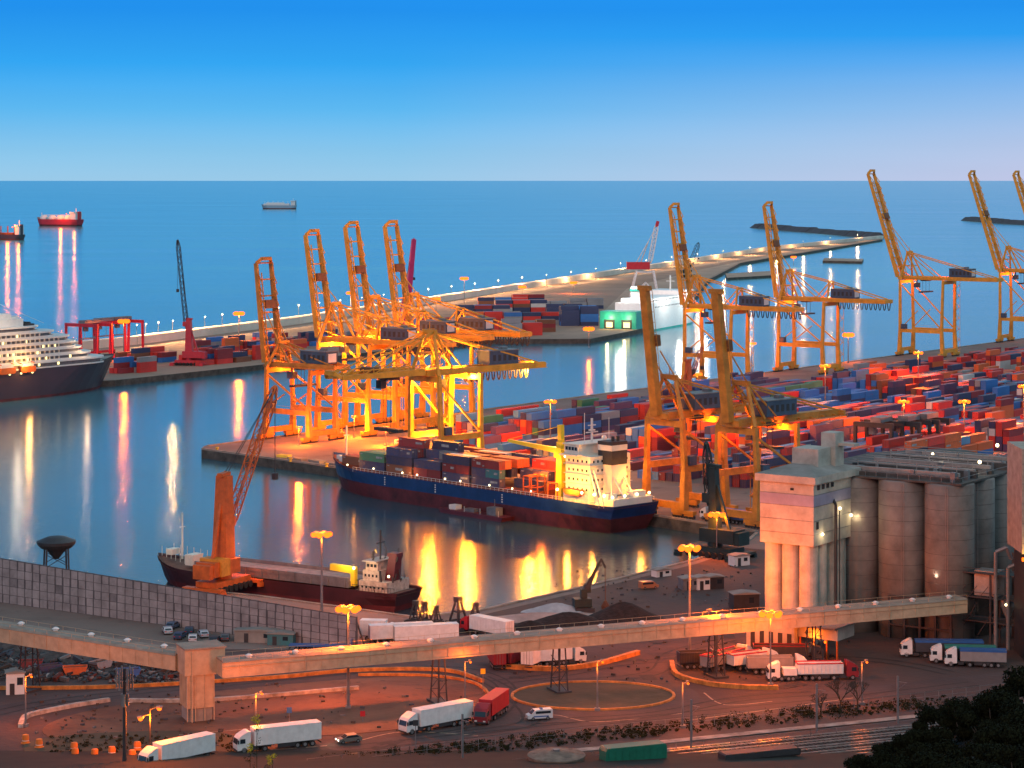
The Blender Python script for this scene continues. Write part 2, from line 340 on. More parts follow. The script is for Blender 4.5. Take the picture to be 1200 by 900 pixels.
# railway
m_ballast = ground_mat('ballast', (0.03, 0.024, 0.026), (0.055, 0.042, 0.042), (0.02, 0.016, 0.018), 0.2)
b = MB(); b.prism(xy([(420, 905), (800, 872), (1120, 838), (1300, 815), (1300, 1000), (420, 1000)])[::-1], 2.9, 3.15); tag(b.build('track_bed', m_ballast), 'dark ballast bed of the railway', None, None, 'structure')
ribbon('path', spline(xy([(440, 905), (560, 890), (700, 878), (900, 858), (1095, 838), (1300, 815)])), 2.2, mat('pale_path', (0.36, 0.31, 0.27), 0.85, var=0.3, scale=0.4), 3.20, 'pale service path beside the railway')
for k in range(7):
    o = k*3.6; a = P(500, 905+0); d = (P(1100, 842) - P(500, 900)).xy.normalized(); nn = Vector((d.y, -d.x))
    mb = MB(); base = P(560, 897).xy + nn*(3.5 + o)
    for gz in (-0.72, 0.72):
        a = base + nn*gz - d*60; c = base + nn*gz + d*170; mb.bar((a.x, a.y, 3.42), (c.x, c.y, 3.42), 0.17, 0.16, 0)
    for i in range(int(230/0.9)):
        a = base - d*60 + d*(i*0.9); p1 = a - nn*1.25; p2 = a + nn*1.25; mb.bar((p1.x, p1.y, 3.23), (p2.x, p2.y, 3.23), 0.28, 0.14, 1)
    t = mb.build('railway_track', [mat('rail_steel', (0.62, 0.56, 0.54), 0.35, 0.8), mat('sleeper', (0.10, 0.08, 0.07), 0.9)]); tag(t, None, None, None, 'structure')
# hillside under the camera
mb = MB(); hz = [(395, 2.6), (360, 7), (300, 19.5), (230, 37), (170, 52), (110, 66), (60, 78), (20, 88), (-150, 96)]
xs = [-500, -200, -100, -50, 0, 22, 30, 38, 46, 56, 70, 100, 200, 500]
def hill(x, y):
    for (a, za), (c, zc) in zip(hz, hz[1:]):
        if c <= y <= a: z = za + (zc-za)*(a-y)/(a-c); break
    else: z = hz[0][1] if y > 395 else hz[-1][1]
    t = min(1, max(0, (x-24)/26)); t = t*t*(3-2*t); q = max(0, 1-abs(y-245)/95)
    return z + 9*t*q
ys = [395, 370, 345, 320, 300, 280, 265, 250, 235, 215, 195, 170, 140, 110, 60, 20, -150]
for i in range(len(xs)-1):
    for j in range(len(ys)-1):
        q = [(xs[i], ys[j]), (xs[i], ys[j+1]), (xs[i+1], ys[j+1]), (xs[i+1], ys[j])]
        mb.face([(x, y, hill(x, y)) for x, y in q][::-1] if False else [(x, y, hill(x, y)) for x, y in q])
tag(mb.build('hill', mat('hill_soil', (0.012, 0.012, 0.007), 0.95, var=0.4, scale=0.2)), 'dark grassy hillside below the viewpoint', None, None, 'structure')

# far land: container quay, breakwater road, spit
far = xy([(-400, 470), (135, 445.5), (300, 428), (566, 397.5), (692, 397), (734, 389), (785, 378), (812, 352), (830, 328), (868, 308), (960, 293), (1034, 280.6), (1034, 278.5),
          (900, 291.5), (820, 304.5), (700, 323), (520, 351), (345, 378), (155, 402), (-400, 455)])
m_far = ground_mat('far_ground', (0.22, 0.14, 0.10), (0.33, 0.21, 0.15), (0.14, 0.095, 0.08), 0.008)
b = MB(); b.prism(far, -3, 3.0, 1, 0)
tag(b.build('ground', [m_far, m_side]), 'far quay and long breakwater land across the harbour', None, None, 'structure')
seaw = xy([(-400, 457), (155, 403.5), (345, 379.5), (520, 352.5), (700, 324.5), (820, 306), (900, 293), (1033, 279.4)])
m_sw = mat('sea_wall', (0.80, 0.68, 0.56), 0.85, var=0.15, scale=0.02)
mb = MB()
for a, c in zip(seaw, seaw[1:]): mb.bar((a[0], a[1], 5.2), (c[0], c[1], 5.2), 7, 5.0)
tag(mb.build('sea_wall', m_sw), 'long pale sea wall on the outer side of the far quay', 'wall')
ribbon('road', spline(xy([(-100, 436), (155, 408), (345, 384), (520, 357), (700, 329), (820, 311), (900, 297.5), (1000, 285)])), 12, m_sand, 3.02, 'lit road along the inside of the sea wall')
mb = MB(); rnd = random.Random(5)
for a, c in zip(seaw, seaw[1:]):
    a = Vector(a); c = Vector(c); d = c-a; n_ = int(d.length/6); nn = Vector((-d.y, d.x)).normalized()
    for i in range(n_):
        p = a + d*(i/n_) + nn*(7 + rnd.random()*7); s = 2 + rnd.random()*2
        mb.hexa([(p.x+rnd.uniform(-.5,.5)+sx*s, p.y+sy*s, z) for z in (-2, rnd.uniform(1, 3.6)) for sx, sy in ((-1,-1),(1,-1),(1,1),(-1,1))])
tag(mb.build('rock_armour', mat('armour_rock', (0.28, 0.24, 0.21), 0.9)), 'boulders heaped along the foot of the sea wall', 'rocks', None, 'stuff')
# sand and low mounds on the spit
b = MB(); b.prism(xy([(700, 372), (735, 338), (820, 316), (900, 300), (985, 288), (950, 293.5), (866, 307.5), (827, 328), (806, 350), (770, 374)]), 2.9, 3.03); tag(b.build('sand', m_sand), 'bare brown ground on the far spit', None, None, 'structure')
for pts, lb in (([(850, 320), (905, 317), (906, 322), (852, 325)], 'low dark mole below the far spit'), ([(966, 302), (1012, 303), (1010, 306), (964, 305)], 'short low mole off the end of the spit')):
    b = MB(); b.prism(xy(pts)[::-1], -3, 2.6, 1, 0); tag(b.build('mole', [m_sand, m_side]), lb, 'mole')
def breakwater(pts, h, m, lb):
    mb = MB(); q = [P(x, y, 0).xy for x, y in pts]
    for a, c in zip(q, q[1:]):
        n_ = max(1, int((c-a).length/25))
        for i in range(n_):
            p = a + (c-a)*(i/n_); p2 = a + (c-a)*((i+1)/n_); k = h*rnd.uniform(0.85, 1.1)
            d = (p2-p).normalized(); nn = Vector((-d.y, d.x)); z = lambda v, o, zz: (v.x+nn.x*o, v.y+nn.y*o, zz)
            mb.hexa([z(p,-22,-3), z(p,22,-3), z(p2,22,-3), z(p2,-22,-3), z(p,-6,k), z(p,6,k), z(p2,6,k), z(p2,-6,k)])
    tag(mb.build('breakwater', m), lb, 'breakwater')
m_rockd = mat('dark_rock', (0.09, 0.09, 0.10), 0.9, var=0.2, scale=0.05)
breakwater([(888, 267), (950, 272), (1028, 279)], 9, m_rockd, 'long dark breakwater out beyond the sea wall')
breakwater([(1134, 258.5), (1180, 262), (1300, 268)], 10, m_rockd, 'dark outer breakwater at the harbour mouth')
# ------------------------------------------------------------------ quay cranes
m_yel = mat('crane_yellow', (0.80, 0.36, 0.03), 0.5, var=0.15, scale=0.3)
m_yel2 = mat('crane_ochre', (0.64, 0.25, 0.03), 0.55, var=0.2, scale=0.3)
m_house = mat('house_blue', (0.05, 0.085, 0.14), 0.5, var=0.15)
m_panel = mat('house_panel', (0.66, 0.66, 0.68), 0.5, var=0.05)
def quay_crane(M, H=36, BL=47, ang=82, g=26, w=16, back=32, twin=True, ap=15, house_x=-34, festoon=True, second=True, lowered=False, light=0, lp=5200, col=SOD, span=3.4, cab_z=14):
    root = empty('quay_crane', (0, 0, 0)); hw = w/2
    for x in (0, -g):
        for y in (-hw, hw):
            m = MB(); top = y*0.92
            m.bar((x, y, 2.2), (x + (0.6 if x else -0.4), y, cab_z), 1.9, 2.1, 0, 1.5, 1.6); m.bar((x + (0.6 if x else -0.4), y, cab_z-0.3), (x, top, H), 1.35, 1.5, 0, 1.1, 1.2)
            m.build('leg', M, root)
            m = MB(); m.box(x-0.8, x+0.8, y-4.2, y+4.2, 1.3, 2.3)
            for k in range(8): m.tube((x-0.35, y-3.8+k*1.08, 0.5), (x+0.35, y-3.8+k*1.08, 0.5), 0.48, n=8, mi=1)
            m.box(x-0.5, x+0.5, y-3.9, y-0.4, 0.7, 1.35); m.box(x-0.5, x+0.5, y+0.4, y+3.9, 0.7, 1.35)
            m.build('bogie', [M, steel_d], root)
    for x in (0, -g):
        m = MB(); m.bar((x, -hw, 3.4), (x, hw, 3.4), 1.5, 2.0); m.build('sill_beam', M, root)
        m = MB(); m.bar((x, -hw*0.9, H-1.2), (x, hw*0.9, H-1.2), 1.3, 1.8); m.build('cross_beam', M, root)
    for y in (-hw, hw):
        m = MB(); m.bar((0, y*0.98, cab_z), (-g, y*0.98, cab_z), 1.2, 1.9)
        m.bar((0.5, y*1.06, cab_z+2.0), (-g, y*1.06, cab_z+2.0), 0.07, 0.07); m.build('portal_beam', M, root)
        m = MB(); m.bar((-1, y*0.92, H-3), (-g+1, y*0.97, cab_z+1.5), 0.6)
        if g > 20: m.bar((-1, y*0.97, cab_z+1.5), (-g*0.42, y*0.95, cab_z + (H-cab_z)*0.4), 0.4)
        m.build('brace', M, root)
    xe = -(g + back)
    m = MB()
    ys = (-span, span) if twin else (0,)
    for y in ys: m.bar((3, y, H+0.9), (xe, y, H+0.9), 1.3 if twin else 3.0, 2.0)
    k = 0; x = 1.0
    while x > xe+1:
        m.bar((x, -span, H+0.5), (x, span, H+0.5), 0.45); x -= 5.2
    m.bar((2.4, -span-1, H+1), (2.4, span+1, H+1), 1.2, 1.6); m.bar((xe, -span-0.6, H+0.9), (xe, span+0.6, H+0.9), 0.9, 1.5)
    m.build('girder', M, root)
    m = MB()                                                                    # walkway and rails outside the girder
    for s in (-1, 1):
        y = s*(span+1.3); m.bar((3, y, H+0.1), (xe, y, H+0.1), 0.9, 0.12); m.bar((3, y+s*0.4, H+1.2), (xe, y+s*0.4, H+1.2), 0.09)
        x = 3
        while x > xe: m.bar((x, y+s*0.4, H+0.1), (x, y+s*0.4, H+1.2), 0.08); x -= 2.6
    m.build('walkway', M, root)
    # boom
    a = R(ang); hx, hz_ = 3.4, H+1.4; d = Vector((math.cos(a), 0, math.sin(a))); nrm = Vector((-math.sin(a), 0, math.cos(a)))
    hp = Vector((hx, 0, hz_)); m = MB()
    bs = span*1.12
    if twin:
        for y in (-bs, bs):
            yv = Vector((0, y, 0)); m.bar(hp+yv, hp+yv+d*BL, 1.25, 2.1, 0, 1.0, 1.5)
            m.bar(hp+yv+nrm*2.3, hp+yv*0.8+nrm*1.6+d*BL*0.9, 0.35)
            n_ = int(BL/4.2)
            for i in range(n_):
                p = hp+yv*0.97+d*(i*4.2); m.bar(p+nrm*2.2, p+d*4.2+nrm*0.6, 0.28); m.bar(p+nrm*0.9, p+nrm*2.1, 0.25)
        n_ = int(BL/5.4)
        for i in range(n_+1):
            p = hp + d*(i*BL/n_); m.bar(p+Vector((0,-bs,0)), p+Vector((0,bs,0)), 0.55)
        e = hp + d*BL
        for y in (-bs, bs): m.bar(e+Vector((0,y,0)), e+Vector((0,y*0.55,0))+d*1.6+nrm*1.6, 1.1)
        m.bar(e+Vector((0,-bs*0.6,0))+d*1.5+nrm*1.5, e+Vector((0,bs*0.6,0))+d*1.5+nrm*1.5, 1.3)
    else:
        m.bar(hp, hp+d*BL, 2.7, 2.4, 0, 2.5, 1.8); m.bar(hp+d*BL+Vector((0,-2.4,0)), hp+d*BL+Vector((0,2.4,0)), 1.0, 1.4)
        for y in (-2.2, 2.2):
            m.bar(hp+nrm*0.8+Vector((0,y,0)), hp+nrm*0.8+Vector((0,y,0))+d*BL, 0.12)
            for i in range(int(BL/3)): m.bar(hp+d*i*3+Vector((0,y*0.6,0)), hp+d*i*3+Vector((0,y,0))+nrm*0.8, 0.12)
    m.build('boom', M, root)
    m = MB(); p = hp + d*BL*0.58 + nrm*1.6; m.bar(p - d*1.6, p + d*1.6, bs*1.5, 1.6); m.build('boom_pulley_frame', mat('pulley_rust', (0.20, 0.08, 0.03), 0.7), root)
    # apex frame
    m = MB(); az = H+ap
    for y in (-1, 1):
        m.bar((0, y*hw*0.9, H), (-2.0, y*2.2, az), 1.0, 1.1, 0, 0.8, 0.8); m.bar((-9, y*span, H+1.5), (-2.4, y*2.2, az-1), 0.7)
        m.bar((-1, y*hw*0.6, H+ap*0.5), (-5.7, y*2.8, H+ap*0.5), 0.4)
    m.bar((0, -hw*0.5, H+ap*0.5), (0, hw*0.5, H+ap*0.5), 0.5); m.bar((-2, -3.2, az), (-2, 3.2, az), 1.0, 1.3)
    for i in range(3): m.bar((-1.2+.5, -hw*(0.8-i*0.2), H+ap*(0.05+i*0.27)), (-1.5+.5, hw*(0.62-i*0.2), H+ap*(0.3+i*0.27)), 0.3)
    m.bar((-2.6, -2, az+0.9), (-2.6, 2, az+0.9), 0.1); m.bar((-2, 0, az), (-2, 0, az+3), 0.16)
    m.build('apex_frame', M, root)
    if second:
        m = MB(); z2 = H+10
        for y in (-1, 1): m.bar((-g, y*span, H+1.5), (-g, y*2.0, z2), 0.7); m.bar((-g+7, y*span, H+1.5), (-g, y*2.0, z2-0.5), 0.45)
        m.bar((-g, -2.6, z2), (-g, 2.6, z2), 0.7); m.build('rear_frame', M, root)
    for y in (-2.4, 2.4):
        m = MB()
        if second: m.bar((-2.3, y, az-0.3), (-g, y, H+9.8), 0.5); m.bar((-g, y, H+9.8), (xe+2, y*1.3, H+1.9), 0.5)
        else: m.bar((-2.3, y, az-0.3), (xe+3, y*1.3, H+1.9), 0.5)
        m.bar((-2.3, y, az-0.3), (-g*0.75, y*1.3, H+1.9), 0.42); m.build('back_stay', M, root)
        m = MB()
        if lowered: m.bar((-2, y, az), hp+d*BL*0.52+Vector((0,y,1)), 0.42); m.bar((-2, y, az), hp+d*BL*0.95+Vector((0,y,1)), 0.42)
        else:
            q = hp + d*BL*0.5 + nrm*1.5 + Vector((0,y,0)); m.bar((-2, y, az), q, 0.3)
        m.build('fore_stay', M, root)
    # machinery house
    m = MB(); hx0 = house_x-6.5; m.box(hx0, hx0+13, -3.1, 3.1, H+2.0, H+6.4, 0); m.prism([(hx0-0.2, -3.3), (hx0+13.2, -3.3), (hx0+13.2, 3.3), (hx0-0.2, 3.3)], H+6.4, H+6.7, 2)
    for i in range(5): m.box(hx0+1.0+i*2.3, hx0+2.2+i*2.3, 3.08, 3.16, H+3.2, H+5.2, 3); m.box(hx0+1.0+i*2.3, hx0+2.2+i*2.3, -3.16, -3.08, H+3.2, H+5.2, 3)
    m.box(hx0+3, hx0+5.4, -1, 1, H+6.7, H+7.6, 2)
    h = m.build('machinery_house', [m_house, m_panel, steel_g, steel_d], root)
    m = MB(); m.box(hx0+8.4, hx0+12.6, -3.24, -3.12, H+2.6, H+5.9); m.build('side_panel', m_panel, h); m = MB(); m.box(hx0-0.12, hx0-0.02, -2.2, 2.2, H+2.6, H+5.8); m.build('end_panel', m_panel, h)
    m = MB(); m.box(-8, -5.2, -1.3, 1.3, H-4.4, H-1.8); m.box(-6.9, -6.3, -0.2, 0.2, H-1.8, H+0.2); c = m.build('cab', m_house, root)
    m = MB(); m.box(-5.2, -5.1, -1.1, 1.1, H-4.0, H-2.2); m.build('window', glass_d, c)
    m = MB(); m.box(-4.2, -1.4, hw-1.2, hw+1.2, cab_z+1.0, cab_z+3.6); m.build('electrical_room', m_house, root)
    if festoon:
        m = MB(); x = -g-2
        while x > xe+2:
            for s in range(4):
                q = [(0, 0), (0.5, -3.2), (0.9, -3.8), (1.3, -3.2), (1.8, 0)]
                m.bar((x-q[s][0], -span-0.3, H+q[s][1]), (x-q[s+1][0], -span-0.3, H+q[s+1][1]), 0.34)
            x -= 2.5
        m.build('festoon_cable', steel_d, root)
    m = MB(); yy = -hw-1.3; z = 3; s = 1                                          # stair tower beside a rear leg
    while z < H-3:
        m.bar((-g-1.6*s, yy, z), (-g+1.6*s, yy, z+3), 0.35, 0.18); m.bar((-g-1.6*s, yy, z+1.0), (-g+1.6*s, yy, z+4), 0.07); m.box(-g+1.6*s-0.5, -g+1.6*s+0.5, yy-0.5, yy+0.5, z+2.9, z+3.05); z += 3; s = -s
    for x in (-g-2, -g+2): m.bar((x, yy, 2), (x, yy, H), 0.16)
    m.build('stair', M, root)
    m = MB()
    if lowered:
        t = hp + d*BL*0.35; m.box(t.x-2.5, t.x+2.5, -2.6, 2.6, H-0.6, H+0.6); m.box(t.x+2.0, t.x+4.2, -1.2, 1.2, H-3.2, H-0.6)
        for sx in (-1.5, 1.5):
            for sy in (-0.9, 0.9): m.bar((t.x+sx, sy, H-0.6), (t.x+sx, sy, H-16), 0.1)
        m.box(t.x-1.1, t.x+1.1, -6, 6, H-17, H-16)
    else:
        m.box(-14, -10, -2.6, 2.6, H-0.7, H+0.3); m.box(-13.5, -10.5, -6, 6, H-7, H-6.3)
        for sx in (-13, -11):
            for sy in (-2, 2): m.bar((sx, sy, H-0.6), (sx, sy, H-6.3), 0.12)
    m.build('trolley', steel_d, root)
    # flood lights under the girder and on the portal
    m = MB(); lps = [(-4, -span, H-0.6), (-g+2, span, H-0.6), (-g*0.5, -hw, cab_z-1.3), (xe+1, -span, H-0.5)][:max(1, light)]
    for p in lps: m.ball(p, 0.55, 8)
    if light: m.build('flood_light', g_sod, root)
    for p in lps[:light]: lamp('flood_lamp', (p[0], p[1]*0.8, p[2]-0.9), lp, col, 0.5, root)
    return root
M2 = steel_d
yawA = math.atan2(-F.y, -F.x); yawB = math.atan2(-NN.y, -NN.x)
def A_at(px, inset=3.5):                                   # foot of a crane on the back quay whose waterside legs show at photo column px
    k = (px-600)/CF; t = (k*(T0.y + F.y*inset) - (T0.x + F.x*inset)) / (E.x - k*E.y); p = T0 + E*t + F*inset
    return (p.x, p.y, 3.0)
crA = quay_crane(m_yel, H=36, BL=47, ang=81, light=2); crA.location = A_at(812); crA.rotation_euler.z = yawA
tag(crA, 'yellow quay crane with raised twin boom standing before the white and green ship', 'crane', 'yellow cranes along the back quay')
dup(crA, A_at(921), yawA, 'yellow quay crane with raised boom and hanging cable loops, alone against open water')
crC = quay_crane(m_yel, H=36, BL=41.5, ang=81, light=2, lp=30000, col=(1, 0.26, 0.012)); crC.location = A_at(388); crC.rotation_euler.z = yawA; crC.scale = (1, 1, 0.965)
tag(crC, 'yellow quay crane with raised ladder boom, leftmost tall one of the dense cluster', 'crane', 'yellow cranes along the back quay')
for px, lb in ((434, 'yellow quay crane with raised boom in the middle of the dense cluster'), (480, 'yellow quay crane with raised boom standing just left of the magenta boom')):
    o = dup(crC, A_at(px), yawA, lb); o.scale = (1, 1, 1)
crB = quay_crane(m_yel, H=42, BL=60, ang=72, back=30, ap=15, second=False, festoon=False, light=2, span=3.2); crB.location = A_at(1062); crB.rotation_euler.z = yawA
tag(crB, 'large orange quay crane with steeply raised lattice boom above the container yard', 'crane', 'yellow cranes along the back quay')
dup(crB, A_at(1178), yawA, 'large orange quay crane with raised boom, partly beyond the right picture border')
dup(crB, A_at(1229), yawA, 'large quay crane of which only the raised boom tip and legs peep in')
c0 = quay_crane(m_yel2, H=27, BL=37.5, ang=83, g=22, w=15, back=9, ap=9, second=False, festoon=False, light=1, house_x=-20, span=3.7, cab_z=11, lp=9000)
c0.location = A_at(327, 4); c0.rotation_euler.z = yawA
tag(c0, 'low orange quay crane with upright boom at the very tip of the pier', 'crane', 'yellow cranes along the back quay')
def B_at(px, inset=3.2):
    k = (px-600)/CF; b0 = O0 + NN*(22.5+inset); s = (k*b0.y - b0.x)/(U.x - k*U.y); p = b0 + U*s; return (p.x, p.y, 3.0)
cM = quay_crane(m_yel2, H=28, BL=37, ang=82, g=18, w=15, back=26, twin=False, ap=12, house_x=-16, second=False, festoon=False, light=2, span=2.6, lp=5000)
cM.location = B_at(779); cM.rotation_euler.z = yawB
tag(cM, 'ochre quay crane with solid raised boom right behind the stern of the cargo ship', 'crane', 'ochre cranes on the ship quay')
dup(cM, B_at(863), yawB, 'ochre quay crane with solid raised boom between the ship stern and the white silo')
cL = quay_crane(m_yel, H=34, BL=34, ang=0, g=18, w=15, back=32, ap=14, house_x=-32, second=False, festoon=True, lowered=True, light=4, lp=85000, col=(1, 0.27, 0.012))
cL.location = B_at(498); cL.rotation_euler.z = yawB
tag(cL, 'brightly lit yellow quay crane with its boom lowered over the cargo ship', 'crane', 'ochre cranes on the ship quay')

# ------------------------------------------------------------------ mobile harbour cranes
def harbour_crane(M, Mb, tower_h, jib, ang, dirz, loc, label, name='harbour_crane', jib_w=1.8, tower_w=2.6, jib_m=None, solid=False, base='tyres', piv=0.62, cat='crane'):
    root = empty(name, loc, dirz, label, cat)
    m = MB()
    if base == 'tyres':
        m.box(-7, 7, -3, 3, 1.3, 2.8); m.box(-9, -7, -5.5, 5.5, 0.9, 1.6); m.box(7, 9, -5.5, 5.5, 0.9, 1.6)
        for x in (-9, -8, 7, 8): m.box(x, x+1, -5.8, -4.8, 0, 1); m.box(x, x+1, 4.8, 5.8, 0, 1)
        for k in range(7):
            for y in (-3.2, 3.2): m.tube((-6+k*2, y-0.5, 0.8), (-6+k*2, y+0.5, 0.8), 0.8, n=10, mi=1)
    else:
        for x in (-3.6, 3.6):
            for y in (-3.6, 3.6): m.bar((x*1.25, y*1.25, 0), (x*0.8, y*0.8, 6), 0.9)
        m.box(-4, 4, -4, 4, 5.6, 7)
    m.build('chassis', [Mb, rubber], root)
    z0 = 2.8 if base == 'tyres' else 7
    m = MB(); m.lathe([(2.0, z0), (2.0, z0+1.2)], n=16); m.box(-7.5, 3.2, -2.6, 2.6, z0+1.2, z0+4.6); m.box(-9, -7.5, -2.4, 2.4, z0+0.9, z0+4.2); m.build('slewing_house', Mb, root)
    m = MB(); m.bar((0, 0, z0+4.4), (0.3, 0, tower_h), tower_w, tower_w, 0, tower_w*0.8, tower_w*0.6); m.bar((-4.5, 0, z0+4.6), (-0.6, 0, tower_h*0.8), 0.7); m.bar((-1.6, 0, tower_h+0.2), (1.9, 0, tower_h+0.4), 1.5, 0.9)
    for i in range(int(tower_h/3)): m.bar((1.5, 0.7, z0+4+i*2.4), (1.5, 0.7, z0+6+i*2.4), 0.2)
    t = m.build('tower', M, root)
    m = MB(); m.box(1.2, 3.4, -1.1, 1.1, tower_h*piv, tower_h*piv+2.4); c = m.build('cab', Mb, root)
    m = MB(); m.box(3.4, 3.46, -0.9, 0.9, tower_h*piv+0.4, tower_h*piv+2.1); m.build('window', glass_d, c)
    a = R(ang); p0 = Vector((1.6, 0, tower_h*piv-1)); p1 = p0 + Vector((math.cos(a), 0, math.sin(a)))*jib
    m = MB()
    if solid: m.bar(p0, p1, jib_w, jib_w, 0, jib_w*0.7, jib_w*0.7)
    else: m.truss(p0, p1, jib_w, jib_w, max(5, int(jib/3.2)), 0.26)
    m.ball(p1, 0.7, 8); m.build('jib', jib_m or M, root)
    m = MB(); m.bar((0.5, 0.4, tower_h), p1, 0.12); m.bar((0.5, -0.4, tower_h), p1, 0.12); m.bar(p1, (p1.x, 0, max(6, p1.z-jib*0.55)), 0.14); zz = max(6, p1.z-jib*0.55); m.box(p1.x-0.6, p1.x+0.6, -0.6, 0.6, zz-1.6, zz); m.build('hoist_rope', steel_d, root)
    return root
m_orc = mat('crane_orange', (0.62, 0.13, 0.02), 0.55, var=0.2, scale=0.4)
m_redc = mat('crane_red', (0.55, 0.02, 0.04), 0.5, var=0.1)
m_mag = mat('crane_magenta', (0.60, 0.02, 0.13), 0.5, var=0.1)
m_grn = mat('crane_green', (0.010, 0.03, 0.028), 0.5, var=0.2)
p = P(262, 691); hc = harbour_crane(m_orc, m_orc, 27, 38, 58, R(62), p, 'orange harbour crane with lattice jib beside the grey bulk carrier', tower_w=4.0, jib_w=2.0, piv=0.55)
m = MB(); m.box(-5.2, -1.8, -3.2, 3.2, 4.0, 8.0); m.build('winch_house', mat('winch_orange', (0.7, 0.3, 0.03), 0.6), hc)
lamp('flood_lamp', (5, -2, 10), 3500, SOD, 0.5, hc)
harbour_crane(m_redc, m_redc, 24, 46, 84, R(170), P(222, 428), 'red mobile harbour crane with dark lattice jib on the far left quay', jib_m=steel_d, tower_w=3.8, piv=0.85)
harbour_crane(m_mag, m_mag, 34, 42, 84, R(20), P(474, 399), 'magenta harbour crane with thick upright jib behind the yellow cluster', solid=True, jib_w=3.4, piv=0.6)
harbour_crane(m_grn, m_grn, 17, 27, 68, R(20), P(806, 325), 'dark green crane with raised lattice jib on the far spit', jib_m=m_grn, jib_w=3.6, piv=0.6)
harbour_crane(m_grn, m_grn, 23, 16, 86, R(140), P(838, 652), 'dark green mobile harbour crane at the corner of the basin', jib_w=1.6, tower_w=2.6, piv=0.6)
# white A-frame crane behind the white and green ship
p = P(757, 348); wc = empty('harbour_crane', p, R(0), 'white lattice crane with red jib head and red machine house behind the ship', 'crane')
wm = mat('crane_white', (0.8, 0.8, 0.82), 0.5)
m = MB()
for x in (-13, 10):
    for y in (-8, 8): m.bar((x, y, 0), (x*0.6, y*0.7, 22), 1.4); m.bar((x, y, 0), (0, y*0.8, 12), 0.7)
for z in (21,):
    for a_, c_ in (((-1,-1),(1,-1)), ((1,-1),(1,1)), ((1,1),(-1,1)), ((-1,1),(-1,-1))): m.bar((a_[0]*6.3, a_[1]*6.3, z), (c_[0]*6.3, c_[1]*6.3, z), 1.0)
m.build('portal', wm, wc)
m = MB(); m.box(-16, 3, -4, 4, 23, 29); m.build('machine_house', m_redc, wc)
m = MB(); m.truss((3, -2, 28), (9, 0, 60), 3.2, 3.2, 9, 0.75); m.bar((-4, 2, 29), (2, 0, 46), 0.8); m.bar((2, 0, 46), (8, 0, 58), 0.4); m.bar((-8, -2, 29), (2, 0, 46), 0.6); m.build('jib', wm, wc)
m = MB(); m.bar((8.6, 0, 58), (10, 0, 63), 3.0, 2.6); m.build('jib_head', m_redc, wc)
# red rubber-tyred gantries on the far quay
def gantry(M, loc, rz, label, W=23, Lx=12, H=18, group=None):
    root = empty('gantry_crane', loc, rz, label, 'crane', group)
    for x in (-Lx/2, Lx/2):
        for y in (-W/2, W/2):
            m = MB(); m.bar((x, y, 1), (x*0.9, y, H), 1.1); m.build('leg', M, root)
    for y in (-W/2, W/2):
        m = MB(); m.box(-Lx/2-1.5, Lx/2+1.5, y-0.7, y+0.7, 0.9, 2.3)
        for x in (-Lx/2-0.8, -Lx/2+1.2, Lx/2-1.2, Lx/2+0.8): m.tube((x, y-0.5, 0.7), (x, y+0.5, 0.7), 0.7, n=10, mi=1)
        m.build('bogie', [M, rubber], root)
    for x in (-Lx/2*0.9, Lx/2*0.9):
        m = MB(); m.bar((x, -W/2-0.7, H+0.7), (x, W/2+0.7, H+0.7), 1.2, 1.7); m.build('girder', M, root)
    m = MB(); m.box(-Lx/2, Lx/2, -3, 1, H+1.6, H+3.4); m.box(-1.2, 1.2, 1.4, 3.4, H-3, H-0.4); m.box(-6, 6, -1.2, 1.2, H-7, H-6.4)
    for x in (-3, 3): m.bar((x, 0, H+1.6), (x, 0, H-6.4), 0.15)
    m.build('trolley', steel_g, root); return root
yD = math.atan2(88, 59)
g1 = gantry(m_redc, P(104, 421), yD, 'red gantry crane just behind the bow of the cruise ship', group='red gantries on the far quay')
for px, py, lb in ((120, 418, 'red gantry crane second from the cruise ship bow'), (141, 416, 'red gantry crane under the far orange lamp, right of the cruise ship')):
    dup(g1, P(px, py), yD, lb)
yE = math.atan2(E.y, E.x)
g2 = gantry(steel_d, P(1030, 536), yE, 'dark yard gantry above the navy containers behind the silos', W=14, Lx=9, H=11, group='dark straddle gantries in the yard')
for px, py, lb in ((1062, 534, 'dark yard gantry next to the orange lamp mast in the yard'), (1084, 531, 'dark yard gantry left of the bright blue container stack')): dup(g2, P(px, py), yE, lb)
harbour_crane(mat('red_frame', (0.4, 0.1, 0.03), 0.6), steel_d, 20, 14, 60, R(40), P(806, 478), 'dark mobile crane among containers behind the ochre crane booms', jib_w=1.4, piv=0.7)
